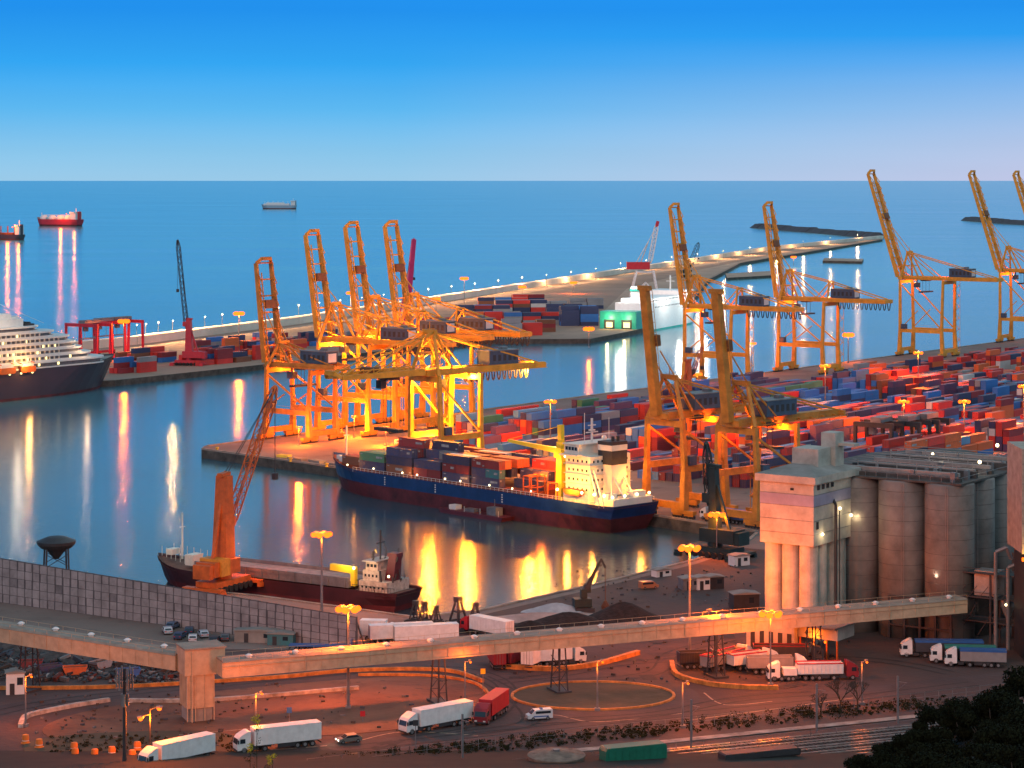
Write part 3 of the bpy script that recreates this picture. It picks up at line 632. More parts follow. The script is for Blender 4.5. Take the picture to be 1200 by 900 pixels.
# ------------------------------------------------------------------ containers
CC = {'red': (0.64, 0.04, 0.03), 'orange red': (0.72, 0.13, 0.03), 'wine red': (0.26, 0.022, 0.03), 'blue': (0.03, 0.17, 0.50), 'navy': (0.03, 0.045, 0.12), 'pale blue': (0.12, 0.33, 0.55),
      'white': (0.62, 0.60, 0.58), 'brown': (0.22, 0.08, 0.04), 'green': (0.05, 0.22, 0.12), 'grey': (0.28, 0.29, 0.31), 'yellow': (0.65, 0.5, 0.05), 'teal': (0.02, 0.22, 0.26), 'purple': (0.085, 0.05, 0.13)}
CM = {k: mat('container_' + k.replace(' ', '_'), v, 0.6, var=0.2, scale=0.8, rnd=0.3, dirt=tuple(x*0.55+y*0.10 for x, y in zip(v, (0.8, 0.45, 0.3)))) for k, v in CC.items()}
CMESH = {}
def cont_mesh(col, Lc, v=0):
    if (col, Lc, v) in CMESH: return CMESH[(col, Lc, v)]
    m = MB(); h = Lc/2; W = 1.22; H = 2.59
    for x in (-h+0.1, h-0.1):
        for y in (-W+0.08, W-0.08): m.box(x-0.1, x+0.1, y-0.08, y+0.08, 0, H)
    for y in (-W+0.06, W-0.06): m.box(-h+0.2, h-0.2, y-0.06, y+0.06, 0, 0.16); m.box(-h+0.2, h-0.2, y-0.06, y+0.06, H-0.12, H)
    for x in (-h+0.08, h-0.08): m.box(x-0.06, x+0.06, -W+0.16, W-0.16, 0, 0.16); m.box(x-0.06, x+0.06, -W+0.16, W-0.16, H-0.12, H)
    n = int(Lc/0.56); dx = (Lc-0.4)/n
    for s in (-1, 1):
        for i in range(n):
            x = -h+0.2+i*dx; y0, y1 = s*(W-0.05), s*(W-0.12)
            q = [(x, y0), (x+dx*0.35, y0), (x+dx*0.5, y1), (x+dx*0.85, y1), (x+dx, y0)]
            for a, c in zip(q, q[1:]): m.face([(a[0], a[1], 0.16), (c[0], c[1], 0.16), (c[0], c[1], H-0.12), (a[0], a[1], H-0.12)])
    m.box(-h+0.15, h-0.15, -W+0.13, W-0.13, 0.1, H-0.04)
    for y in (-0.95, -0.35, 0.35, 0.95): m.tube((-h-0.01, y, 0.15), (-h-0.01, y, H-0.1), 0.03, n=5, mi=1); m.tube((h+0.01, y, 0.15), (h+0.01, y, H-0.1), 0.03, n=5, mi=1)
    if v:                                                                # blocks of paint and small plates on the sides
        for sd in (-1, 1):
            y = sd*(W-0.03); y0, y1 = min(y, y+sd*0.02), max(y, y+sd*0.02)
            if v == 1: m.box(-h+0.8, -h+0.8+Lc*0.26, y0, y1, 1.1, 1.75, 2); m.box(h-1.6, h-0.5, y0, y1, 1.9, 2.2, 2)
            else: m.box(-Lc*0.14, Lc*0.14, y0, y1, 0.9, 1.7, 2); m.box(h-1.5, h-0.5, y0, y1, 1.95, 2.2, 2); m.box(-h+0.5, -h+1.3, y0, y1, 0.5, 0.9, 2)
        for x in (-h-0.045, h+0.03): m.box(x, x+0.015, 0.3, 1.0, 1.7, 2.2, 2)
    me = m.mesh('container_shell', [CM[col], steel_g, mat('faded_marking', (0.42, 0.42, 0.42), 0.7, var=0.3, scale=2)]); CMESH[(col, Lc, v)] = me; return me
def container(col, Lc, loc, rz, label, group, name='shipping_container'):
    o = bpy.data.objects.new(name, cont_mesh(col, Lc, (0, 1, 0, 2, 0)[int(abs(loc[0]*7+loc[1]*3+loc[2])) % 5])); sc.collection.objects.link(o); o.location = loc; o.rotation_euler = (0, 0, rz)
    return tag(o, label, 'container', group)
ORD = ['first', 'second', 'third', 'fourth', 'fifth', 'sixth', 'seventh', 'eighth', 'ninth', 'tenth', 'eleventh', 'twelfth', 'thirteenth', 'fourteenth', 'fifteenth', 'sixteenth', 'seventeenth', 'eighteenth', 'nineteenth', 'twentieth'] + ['far'] * 80
n_cont = 0
# ------------------------------------------------------------------ hulls
def hull(L, B, zd, zb, bow=0.30, rake=0.05, sheer=0.35, stern=0.88, n=28, zk=-0.6, wl_stern=0.7, flare=0.5):
    """upper hull, boot topping and deck; +x is the bow"""
    zs = [zk, 0, zb, (zb+zd)/2, zd]
    def pt(i, k):
        f = i/n; z = zs[k]; kz = (z-zk)/(zd-zk)
        sh = 0
        if f > 0.8: sh = ((f-0.8)/0.2)**1.6*sheer*zd
        bx = 1.0
        b0 = 1-bow*(1.0 + flare*(1-kz)*0.8)
        if f > b0: t = (f-b0)/(1-b0); bx = (1-t**2.1)**0.9 if t < 1 else 0.0
        s0 = 0.12*(1-kz)+0.04
        if f < s0: bx = min(bx, (stern if kz > 0.45 else wl_stern) + (1-(stern if kz > 0.45 else wl_stern))*(f/s0)**0.7)
        x = -L/2*(1-0.05*(1-kz)) + f*(L/2*(1-0.05*(1-kz)) + L/2*(1 - rake*(1-kz)*2))
        return (x, max(0.12, bx*B/2), z + sh*(kz**2 if k > 2 else 0) )
    up, lo, dk = MB(), MB(), MB()
    for s in (-1, 1):
        for k in range(4):
            for i in range(n):
                a, b2, c, d = pt(i,k), pt(i+1,k), pt(i+1,k+1), pt(i,k+1)
                q = [(p_[0], s*p_[1], p_[2]) for p_ in (a,b2,c,d)]
                (lo if k < 2 else up).face(q)
    for k in range(4):
        a, d = pt(0,k), pt(0,k+1); (lo if k < 2 else up).face([(a[0],-a[1],a[2]), (a[0],a[1],a[2]), (d[0],d[1],d[2]), (d[0],-d[1],d[2])])
    for i in range(n):
        a, b2 = pt(i,4), pt(i+1,4); z = -0.7
        dk.face([(a[0],-a[1],a[2]+z), (b2[0],-b2[1],b2[2]+z), (b2[0],b2[1],b2[2]+z), (a[0],a[1],a[2]+z)])
    return up, lo, dk, lambda f: pt(int(f*n), 4)
def ship_base(name, loc, rz, label, L, B, zd, zb, Mu, Ml, Md, **kw):
    root = empty(name, loc, rz, label, 'ship'); up, lo, dk, f = hull(L, B, zd, zb, **kw)
    up.build('hull', Mu, root, smooth=False); lo.build('boot_topping', Ml, root); dk.build('deck', Md, root); return root, f
m_hblue = mat('hull_blue', (0.012, 0.04, 0.15), 0.4, var=0.2, scale=0.2); m_boot = mat('boot_red', (0.12, 0.018, 0.022), 0.6, var=0.3, scale=0.2)
m_deck = mat('deck_red', (0.30, 0.07, 0.03), 0.8, var=0.25, scale=0.3); m_cream = mat('ship_cream', (0.74, 0.70, 0.60), 0.5, var=0.06, scale=0.4)
yS = math.atan2(-U.y, -U.x)
sx, sy = QB(-7.5, 10.8)
cs, _f = ship_base('cargo_ship', (sx, sy, 0), yS, 'blue and wine red container ship moored under the yellow quay cranes', 138, 21, 8.0, 4.3, m_hblue, m_boot, m_deck, bow=0.2, rake=0.035, sheer=0.36, stern=0.86)
def windows(mb, x0, x1, y, z, n, w_=0.5, h_=0.6, face='y', s=1, t=0.05):
    for i in range(n):
        c = x0 + (x1-x0)*(i+0.5)/n
        if face == 'y': mb.box(c-w_/2, c+w_/2, min(y, y+s*t), max(y, y+s*t), z, z+h_)
        else: mb.box(min(y, y+s*t), max(y, y+s*t), c-w_/2, c+w_/2, z, z+h_)
# superstructure
m = MB(); m.box(-59, -48.5, -9.2, 9.2, 7.3, 10.2); m.box(-58.5, -48.5, -8.2, 8.2, 10.2, 21.0); m.box(-59, -48, -8.6, 8.6, 12.95, 13.1); m.box(-59, -48, -8.6, 8.6, 15.7, 15.85); m.box(-59, -48, -8.6, 8.6, 18.4, 18.55)
sup = m.build('superstructure', m_cream, cs)
for z in (11.2, 13.9, 16.6, 19.2):
    m = MB(); windows(m, -7.6, 7.6, -48.5, z, 9, 0.7, 0.7, 'x', 1); windows(m, -58, -49, 8.2, z, 5, 0.6, 0.7); windows(m, -58, -49, -8.2, z, 5, 0.6, 0.7, s=-1); windows(m, -7.6, 7.6, -58.5, z, 9, 0.6, 0.7, 'x', -1)
    m.build('window_row', glass_d, sup)
m = MB(); m.box(-55, -48.0, -10.4, 10.4, 21.0, 21.4); m.box(-54, -48.2, -8.4, 8.4, 21.4, 24.0); m.box(-54.5, -47.8, -8.8, 8.8, 24.0, 24.3); br = m.build('bridge', m_cream, cs)
m = MB(); windows(m, -8, 8, -48.2, 22.4, 12, 1.1, 1.0, 'x', 1); windows(m, -53.5, -48.5, 8.4, 22.4, 4, 1.0, 1.0); m.build('bridge_window', glass_d, br)
m = MB(); m.bar((-51, 0, 24.3), (-51, 0, 31), 0.5); m.bar((-51, -2.4, 27), (-51, 2.4, 27), 0.3); m.bar((-51, -1.5, 29), (-51, 1.5, 29), 0.3); m.box(-51.6, -50.4, -0.8, 0.8, 27.4, 27.8); m.bar((-53, 5, 24.3), (-53, 5, 33), 0.14); m.bar((-53, -5, 24.3), (-53, -5, 31), 0.12); m.ball((-53, -3, 25.3), 0.8, 10); m.build('mast', white_p, cs)
m = MB(); m.box(-62, -56.8, -3, 3, 10, 22.4, 0); m.box(-62.15, -56.65, -3.15, 3.15, 18.6, 22.6, 1); m.box(-62.2, -56.6, -3.2, 3.2, 22.6, 24.2, 2); m.box(-62.2, -56.6, -3.25, 3.25, 24.2, 25.2, 1); m.tube((-60.5, 1, 25), (-60.5, 1, 26.6), 0.5, mi=1); m.tube((-60.5, -1, 25), (-60.5, -1, 26.6), 0.5, mi=1)
m.build('funnel', [m_cream, steel_d, m_cream], cs)
m = MB(); m.bar((-64, 8.2, 7.4), (-60, 8.2, 17.5), 0.3); m.bar((-62, 8.2, 7.4), (-58.4, 8.2, 17.5), 0.3); m.bar((-67, 2, 8), (-59, 2, 19), 0.35); m.bar((-67, -2, 8), (-59, -2, 19), 0.35)
for i in range(7): m.bar((-66.5+i*1.1, 2, 8.6+i*1.5), (-66.5+i*1.1, -2, 8.6+i*1.5), 0.2)
m.build('stair', white_p, cs)
m = MB(); m.profile([(-57, 10.6), (-56.4, 10.0), (-51, 10.0), (-50.2, 10.8), (-50.4, 11.6), (-56.8, 11.6)], 8.9, 10.9); m.build('lifeboat', m_orc, cs)
m = MB(); m.box(-67.5, -60, -8, 8, 7.3, 9.6); m.bar((-66, 7, 9.6), (-66, 7, 12), 0.4); m.box(-65, -62.5, 4, 7.5, 9.6, 11); m.box(-66.8, -64.5, -6, -1, 9.6, 11.2); m.build('aft_deckhouse', m_cream, cs)
# deck crane beside the superstructure
m_ycr = mat('deck_crane_yellow', (0.85, 0.62, 0.03), 0.5, var=0.05)
m = MB(); m.bar((-44.5, 6, 7.3), (-44.5, 6, 24), 2.6, 2.6, 0, 2.0, 2.0); m.bar((-44.5, 6, 22), (-44.2, 6, 29), 1.4, 1.4); m.box(-46, -43, 4.4, 7.6, 19.6, 22.4)
k_ = m.build('deck_crane', m_ycr, cs)
m = MB(); m.bar((-43.5, 6, 21.4), (-22, 6, 22.6), 1.3, 1.6, 0, 0.8, 0.8); m.bar((-44.2, 6.3, 28.6), (-22.2, 6.3, 23), 0.15); m.build('jib', m_ycr, k_)
m = MB(); m.bar((-39.5, 0, 7.3), (-39.5, 0, 17.6), 1.8, 1.8); m.box(-40.8, -38.2, -1.5, 1.5, 15.5, 18); m.build('deck_post', m_orc, cs)
m = MB()
for x in (-36, -32.6):
    for y in (4.5, 7.5, 10): m.bar((x, y, 7.3), (x, y, 13.4), 0.3)
for z in (10.2, 13.4):
    m.bar((-36, 4.5, z), (-36, 10, z), 0.3); m.bar((-32.6, 4.5, z), (-32.6, 10, z), 0.3); m.bar((-36, 10, z), (-32.6, 10, z), 0.3); m.bar((-36, 4.5, z), (-32.6, 4.5, z), 0.3)
for x in (-46.5, -42.5): m.bar((x, 9.6, 7.3), (x, 9.6, 12.5), 0.35)
m.bar((-46.5, 9.6, 12.5), (-42.5, 9.6, 12.5), 0.35); m.build('lashing_frame', m_orc, cs)
m = MB()                                                                # hatch covers
bays = [(50.5, 5, 1), (37.2, 8, 2), (23.9, 8, 3), (10.6, 8, 3), (-2.7, 8, 3), (-16.0, 8, 3), (-29.3, 8, 2)]
for bx, nr, nt_ in bays: m.box(bx-6.3, bx+6.3, -nr*1.24, nr*1.24, 7.2, 8.8)
m.build('hatch_cover', m_deck, cs)
m = MB()                                                                # bulwark rail, winches and fittings along the side
for s in (-1, 1):
    for i in range(60): x = -66+i*1.9; m.bar((x, s*10.25, 7.4), (x, s*10.25, 8.9), 0.09)
    m.bar((-66, s*10.25, 8.9), (46, s*10.25, 8.9), 0.1); m.bar((-66, s*10.25, 8.3), (46, s*10.25, 8.3), 0.07)
for x, y in ((60, 0), (63, 2), (58, -3), (60, 3.4)): m.box(x-0.8, x+0.8, y-0.7, y+0.7, 8.2, 10.6)
m.bar((62, 0, 10), (62, 0, 20), 0.4); m.bar((62, -1.2, 17), (62, 1.2, 17), 0.25); m.build('railing', white_p, cs)
mk = MB()
for i, x in enumerate((49, 36, 22, 15, 2, -5, -18, -28, -36, -47, -52, -57, -62, -66)): mk.ball((x, 10.1, 9.3 + (1.6 if x < -40 else 0)), 0.26 if x > -40 else 0.42, 6)
for y in (-7, -2, 3, 8): mk.ball((-67.2, y, 10.4), 0.4, 6); mk.ball((-48.0, y, 20.3), 0.3, 6)
mk.build('deck_light', g_warm, cs)
for q, pw in (((-44, 13.5, 14), 2600), ((-63, 11.8, 12.5), 6500), ((-54, 13, 12), 6500), ((-66, -5, 14), 5000), ((-38, 2, 24), 5000), ((-42.5, 9.5, 18), 2600), ((-59.5, 13, 17), 1500), ((-54, -12, 16), 1500)):
    lamp('deck_lamp', q, pw, (1, 0.34, 0.035), 0.4, cs)
for x, pw in ((44, 260), (18, 260), (-8, 260)): lamp('deck_lamp', (x, 11.6, 10), pw, (1, 0.34, 0.035), 0.3, cs)
lamp('deck_lamp', (-34, 4, 15), 6000, SOD, 0.5, cs)
# name strip and draught marks on the hull side: small white dashes
m = MB()
for x0, n_, wd in ((30, 1, 0.5), (6, 1, 0.5), (-24, 1, 0.5)):
    for i in range(4): m.box(x0-0.25, x0+0.25, 10.5, 10.54, 4.8+i*0.7, 5.15+i*0.7)
m.build('draught_marks', white_p, cs)
# containers on the ship
rnd = random.Random(11)
Rz = Matrix.Rotation(yS, 4, 'Z')
def ship_pt(x, y, z): v = Rz @ Vector((x, y, 0)); return (sx+v.x, sy+v.y, z)
bayname = ['bay at the bow', 'second bay from the bow', 'third bay from the bow', 'middle bay', 'bay aft of the middle', 'sixth bay from the bow', 'bay by the deck crane']
scol = [['wine red', 'brown', 'navy', 'wine red'], ['navy', 'wine red', 'green', 'navy', 'teal'], ['navy', 'teal', 'wine red', 'brown', 'navy'], ['navy', 'wine red', 'teal', 'grey', 'navy'], ['teal', 'wine red', 'white', 'navy', 'navy'], ['navy', 'teal', 'navy', 'wine red', 'orange red'], ['red', 'orange red', 'red', 'navy']]
for bi, (bx, nr, nt_) in enumerate(bays):
    tops = []
    for r in range(nr):
        t = nt_ + rnd.choice((0, 0, 0, -1 if nt_ > 1 else 0, 1 if 0 < bi < 6 and r > 3 else 0)) if r < nr-2 else nt_
        if bi == 6: t = [3, 3, 3, 2, 2, 1, 0, 0][r] if r < 8 else 0
        if bi == 3: t = max(2, t-(r > 5))
        tops.append(t)
    for r in range(nr):
        y = -nr*1.24 + 1.24 + r*2.48
        for k in range(tops[r]):
            near = tops[r+1] if r+1 < nr else 0
            aft = 0
            if k < tops[r]-1 and k < near and bi != 6 and k < nt_-1: continue
            two = rnd.random() < 0.25
            for h in ((-3.08, 3.08) if two else (0,)):
                c = rnd.choice(scol[bi]); row = ORD[nr-1-r]
                lv = 'top tier' if k == tops[r]-1 else ('bottom tier' if k == 0 else 'middle tier')
                if two: lv = ('aft ' if h < 0 else 'forward ') + lv
                container(c, 6.06 if two else 12.19, ship_pt(bx+h, y, 8.83+k*2.62), yS, f'{c} container, {lv}, {row} row from the water, {bayname[bi]}', 'containers on the cargo ship'); n_cont += 1
# ------------------------------------------------------------------ yard containers
rnd = random.Random(3)
rows = []; f = 54.0; bi = 0
while f < 330:
    for r in range(6): rows.append((f + r*2.75, bi, r))
    f += 6*2.75 + 8.5; bi += 1
occ = {}
def yard_col(e, f, q):
    if e > 330: pal = ['red']*10 + ['orange red']*7 + ['wine red']*4 + ['navy']*3 + ['blue', 'white', 'brown', 'purple', 'grey', 'pale blue', 'white', 'purple', 'purple', 'purple', 'navy', 'brown', 'wine red']
    elif f > 150: pal = ['navy']*4 + ['blue']*4 + ['purple']*5 + ['red']*5 + ['orange red']*2 + ['wine red']*2 + ['white', 'pale blue', 'grey', 'orange red']
    else: pal = ['blue']*8 + ['navy']*6 + ['purple']*4 + ['red']*3 + ['wine red']*3 + ['orange red']*1 + ['brown', 'pale blue', 'white', 'grey', 'purple', 'green', 'purple', 'purple']
    return pal[int(q*len(pal)) % len(pal)]
for f, bi, r in rows:
    i = 0; e = -40.0
    while e < 830:
        x, y = TB(e, f); rel = Vector((x, y)) - O0; n_ = rel.dot(NN); px = PX((x, y, 3))[0]
        seg = int(e // 78)
        aisle = (e % 78) > 66
        ok = n_ > 84 and y > 600 and px < 1215 and px > 540 and not aisle
        if ok and x > 60 and y < 640: ok = False
        q = random.Random(int(bi*1000 + seg*7 + 3)).random()
        if ok and q > 0.03:
            base = 1 + int(q*3.1) % 3
            t = base + (rnd.random() < 0.25) - (rnd.random() < 0.25)
            if rnd.random() < 0.03: t = 0
            if t > 0: occ[(round(f, 2), i)] = (min(4, t), e, bi, r, seg)
        e += 12.7; i += 1
fl = [round(a[0], 2) for a in rows]
cand = []
colmem = random.Random(9)
for (f, i), (t, e, bi, r, seg) in occ.items():
    ri = fl.index(f); nx = occ.get((fl[ri+1], i), (0,))[0] if ri+1 < len(fl) and r < 5 else 0
    pe = occ.get((f, i-1), (0,))[0]
    for k in range(t):
        cq = random.Random(int(f*13)+i*7+k*3+1); 
        c = yard_col(e, f, cq.random() if cq.random() < 0.6 else random.Random(bi*37+seg*5+int(r/2)).random())
        if k < t-1 and k < nx and k < pe: continue
        x, y = TB(e, f); cand.append((x*x+y*y, x, y, k, c, bi, r, seg, cq.random() < 0.2, t, i))
cand.sort(key=lambda q: q[0])
def seen(x, y, z):
    px, py = PX((x, y, z+2.6)); 
    if px > 1200: return False
    if 885 < px and py > 562: return False
    if 1165 < px < 1200 and py > 500: return False
    if px > 1000 and py > 545: return False
    return True
LIM = 292 - n_cont; stuff = []; used = 0
blk = {}
for q in cand:
    d, x, y, k, c, bi, r, seg, two, t, i = q
    if used < LIM and seen(x, y, 3+k*2.6):
        lv = 'top tier' if k == t-1 else ('ground tier' if k == 0 else 'middle tier')
        key = (bi, seg); blk.setdefault(key, len(blk))
        n2 = blk[key]
        container(c, 12.19, (x, y, 3.02+k*2.62), yE, f'{c} container, {lv}, {ORD[r]} row, {ORD[i % 12]} slot, {ORD[min(n2, 19)]} yard block', 'containers stacked in the yard'); used += 1
    else: stuff.append((x, y, 3.02+k*2.62, 12.19, yE, c))
print('containers individual', n_cont + used, 'stuff', len(stuff), 'ship', n_cont)
# far-quay containers
rnd = random.Random(21)
def far_block(px0, py0, nx, ny, rz, pal, tm=3):
    o = P(px0, py0).xy; ex = Vector((math.cos(rz), math.sin(rz))); ey = Vector((-ex.y, ex.x))
    for a in range(nx):
        for c_ in range(ny):
            t = rnd.randint(1, tm)
            for k in range(t):
                if rnd.random() < 0.06: continue
                p_ = o + ex*(a*13.0) + ey*(c_*2.9); stuff.append((p_.x, p_.y, 3.02+k*2.62, 12.19, rz, rnd.choice(pal)))
pr = ['red']*4 + ['orange red']*2 + ['wine red']*2 + ['blue', 'navy', 'brown', 'grey']; pb = ['navy', 'blue', 'navy', 'grey', 'wine red', 'red', 'brown']
r0 = math.atan2(88, 59)
for px, py, nx, ny, pal in ((150, 437, 1, 4, pr), (172, 436, 1, 4, pr), (240, 428, 1, 6, pr), (262, 426, 1, 6, pr), (284, 424, 1, 6, pr), (306, 421, 1, 6, pr), (330, 418, 1, 5, pb), (165, 425, 1, 5, pr), (196, 424, 1, 5, pr), (246, 416, 1, 5, pb), (270, 412, 1, 6, pr), (300, 410, 1, 6, pr), (328, 406, 1, 6, pb), (350, 408, 1, 6, pr), (372, 405, 1, 6, pb), (400, 402, 1, 6, pr), (430, 404, 2, 6, pb), (460, 401, 2, 6, pb), (505, 398, 2, 6, pr), (515, 388, 2, 6, pr)): far_block(px, py, nx, ny, r0, pal)
for px, py, nx, ny, pal, t_ in ((561, 394, 2, 2, ['red', 'red', 'orange red'], 3), (588, 394, 1, 3, ['grey', 'pale blue'], 4), (612, 393, 1, 2, ['red'], 3), (628, 389, 1, 3, ['brown', 'wine red', 'brown'], 3), (657, 382, 2, 4, ['navy', 'navy', 'blue'], 5), (536, 388, 2, 3, pr, 3), (545, 379, 3, 3, pr, 3), (590, 380, 3, 3, pb, 3), (640, 374, 2, 3, ['navy', 'navy', 'brown'], 4), (535, 371, 3, 4, pb, 3), (580, 369, 3, 4, ['navy', 'red', 'brown', 'white'], 4), (625, 366, 2, 4, ['navy', 'wine red', 'grey'], 3), (560, 361, 3, 3, pr, 3), (600, 357, 2, 3, pb, 3), (668, 362, 2, 3, ['grey', 'navy'], 3)):
    o = P(px, py).xy; rz = R(8); ex = Vector((math.cos(rz), math.sin(rz))); ey = Vector((-ex.y, ex.x))
    for a in range(nx):
        for c_ in range(ny):
            t = max(1, t_ - (rnd.random() < 0.3))
            for k in range(t): p_ = o + ex*(6.5 + a*12.8) + ey*(c_*2.8); stuff.append((p_.x, p_.y, 3.02+k*2.62, 12.19, rz, rnd.choice(pal)))
bk = {}
for x, y, z, Lc, rz, c in stuff:
    ex = Vector((math.cos(rz), math.sin(rz)))*Lc/2; ey = Vector((-math.sin(rz), math.cos(rz)))*1.22
    q = [(x-ex.x-ey.x, y-ex.y-ey.y), (x+ex.x-ey.x, y+ex.y-ey.y), (x+ex.x+ey.x, y+ex.y+ey.y), (x-ex.x+ey.x, y-ex.y+ey.y)]
    bk.setdefault('all', MB()).hexa([(a, b_, z) for a, b_ in q] + [(a, b_, z+2.58) for a, b_ in q], list(CM).index(c))
tag(bk['all'].build('shipping_containers', [mat('far_' + k.replace(' ', '_'), CC[k], 0.6, var=0.16, scale=0.05) for k in CC]), 'mass of coloured containers stacked across the far yards', 'containers', None, 'stuff')
# ------------------------------------------------------------------ other ships
m_hblack = mat('hull_dark', (0.05, 0.035, 0.05), 0.35, var=0.12, scale=0.05)
# cruise ship
yC = math.atan2(88, 59)
bowp = P(141, 456, 0); L_ = 210; cdir = Vector((math.cos(yC), math.sin(yC), 0)); cc = Vector((-193, 1118, 0)) - cdir*(L_/2)
cr, _f = ship_base('cruise_ship', cc, yC, 'white decked cruise ship with dark hull moored at the far left quay', L_, 29, 13.5, 1.2, m_hblack, m_boot, conc, bow=0.20, rake=0.05, sheer=0.18, stern=0.9)
m_tier = mat('tier_white', (0.70, 0.68, 0.66), 0.5, var=0.05)
x1s = [92, 84, 78, 74, 70, 60, 50]
for i, x1 in enumerate(x1s):
    z = 13.6 + i*2.75; hw = 14.2 - (0.9 if i else 0) - i*0.12
    m = MB(); xs0 = x1-14
    pts = [(-100, -hw), (xs0, -hw), (xs0+7, -hw*0.86), (x1-2.5, -hw*0.55), (x1, 0), (x1-2.5, hw*0.55), (xs0+7, hw*0.86), (xs0, hw), (-100, hw)]
    k = 0.93; inn = [(p_[0]-1.6, p_[1]*k) for p_ in pts]
    m.prism(inn, z, z+2.75, 1); m.prism(pts, z+2.2, z+2.95, 0); m.prism(pts, z-0.05, z+0.9 if i else z+0.5, 0)
    if i and i < 6:
        for q in range(52):
            x = -98 + q*3.0
            if x < xs0: m.box(x-0.08, x+0.08, -hw, hw, z+0.9, z+2.2, 0)
    t = m.build('deck_tier', [m_tier, mat('balcony_shade', (0.16, 0.16, 0.18), 0.6)], cr)
    m = MB(); n_ = 40; rr = random.Random(i)
    for q in range(n_):
        x = -90 + q*(xs0+86)/n_
        if rr.random() < 0.35: 
            for s in (-1, 1): m.box(x, x+1.3, min(s*hw*k, s*(hw*k+0.06)), max(s*hw*k, s*(hw*k+0.06)), z+0.95, z+2.1)
    m.build('cabin_window', g_win, t)
m = MB(); m.box(10, 36, -9, 9, 32.8, 36.5); m.box(14, 30, -7, 7, 36.5, 39.0); m.prism([(30, -8), (37, -5), (38, 0), (37, 5), (30, 8)], 32.8, 37.5); m.build('bridge_house', white_p, cr)
m = MB(); m.bar((24, 0, 38), (22, 0, 50), 1.4, 1.4, 0, 0.5, 0.5); m.bar((23, -4, 44), (23, 4, 44), 0.4); m.bar((22, -2.6, 47), (22, 2.6, 47), 0.35); m.box(21, 25, -0.4, 0.4, 45.5, 46.1); m.tube((22, 0, 50), (22, 0, 52), 0.12); m.bar((22, 0, 46), (58, 0, 33), 0.12); m.bar((22, 0, 46), (-60, 0, 42), 0.12); m.build('mast', white_p, cr)
m = MB(); m.box(38, 44, -8, 8, 32.9, 33.9)
for i in range(3): m.box(38.4+i*2.0, 39.6+i*2.0, -6, 6, 33.9, 34.6)
m.build('sun_deck', steel_d, cr)
for i in range(9):
    m = MB(); x = 33 - i*12.5; m.profile([(x-4.6, 13.3), (x-4, 12.4), (x+4, 12.4), (x+4.8, 13.5), (x+4.3, 15.2), (x-4.3, 15.2)], -15.6, -13.4); m.profile([(x-4.0, 15.2), (x+4.0, 15.2), (x+3, 16.3), (x-3, 16.3)], -15.3, -13.6, 1)
    m.bar((x-4, -13.2, 17), (x-4, -15.2, 16.6), 0.3); m.bar((x+4, -13.2, 17), (x+4, -15.2, 16.6), 0.3); m.build('lifeboat', [m_orc, white_p], cr)
for x in (30, 5, -20): lamp('deck_lamp', (x, -19, 17), 5200, (1, 0.45, 0.10), 0.8, cr)
m = MB()
for q in range(7): m.box(46+q*4.2, 47.2+q*4.2, -13.6-0.0 + q*0.55, -13.4 + q*0.55, 11.6+q*0.1, 12.6+q*0.1)
for q in range(9): m.ball((36-q*7, -14.9, 12.2), 0.5, 6)
m.build('mooring_window', g_win, cr)
lamp('deck_lamp', (70, -16, 22), 1600, (1, 0.6, 0.3), 0.8, cr); lamp('deck_lamp', (20, -22, 40), 3500, (1, 0.75, 0.5), 1.0, cr)
# bulk carrier behind the screen wall
m_hd = mat('hull_maroon', (0.13, 0.02, 0.03), 0.5, var=0.25, scale=0.2); m_hn = mat('hull_navy_black', (0.055, 0.012, 0.018), 0.5, var=0.2, scale=0.2)
a = P(192, 686, 0); c_ = P(476, 720, 0); dv = (a.xy - c_.xy); yB = math.atan2(dv.y, dv.x); mid = (a.xy + c_.xy)/2; nb = Vector((-dv.y, dv.x)).normalized()
mid = mid + Vector((0.3, 5.5)) + dv.normalized()*1.5; Lb = dv.length + 4
bc, _f = ship_base('bulk_carrier', (mid.x, mid.y, 0), yB, 'small dark bulk carrier with open pinkish holds behind the grey screen wall', Lb, 12.5, 4.6, 1.4, [m_hn], m_boot, mat('deck_brown', (0.16, 0.08, 0.06), 0.8), bow=0.16, rake=0.05, sheer=0.5, stern=0.85)
h = Lb/2
m = MB(); m.box(-h+14, h-16, -5.0, 5.0, 4.6, 6.0, 0); m.box(-h+14.4, h-16.4, -4.6, 4.6, 6.0, 6.08, 1)
for s in (-1, 1): m.box(-h+14, h-16, s*5.0-0.15, s*5.0+0.15, 6.0, 6.9, 0)
for i in range(10): x = -h+15+i*(Lb-32)/9; m.box(x-0.12, x+0.12, 5.02, 5.3, 4.6, 6.9, 0)
m.build('hatch_coaming', [steel_g, mat('grain_pink', (0.55, 0.33, 0.28), 0.9)], bc)
m = MB(); m.box(-h+3.5, -h+11.4, -4.6, 4.6, 4.0, 6.6); m.box(-h+6.2, -h+10.8, -3.8, 3.8, 6.6, 9.0); m.box(-h+7.0, -h+10.4, -3.2, 3.2, 9.0, 11.0); m.box(-h+6.8, -h+10.8, -4.2, 4.2, 11.0, 11.2); sp = m.build('superstructure', mat('worn_cream', (0.55, 0.48, 0.40), 0.6, var=0.25, scale=0.8), bc)
m = MB(); windows(m, -3.0, 3.0, -h+10.4, 9.7, 6, 0.7, 0.7, 'x', 1); windows(m, -h+7.2, -h+10.2, 3.2, 9.7, 3, 0.7, 0.7); windows(m, -h+6.4, -h+10.6, 3.8, 7.5, 4, 0.5, 0.6); windows(m, -h+4.0, -h+11.0, 4.6, 5.0, 6, 0.5, 0.5); m.build('window_row', glass_d, sp)
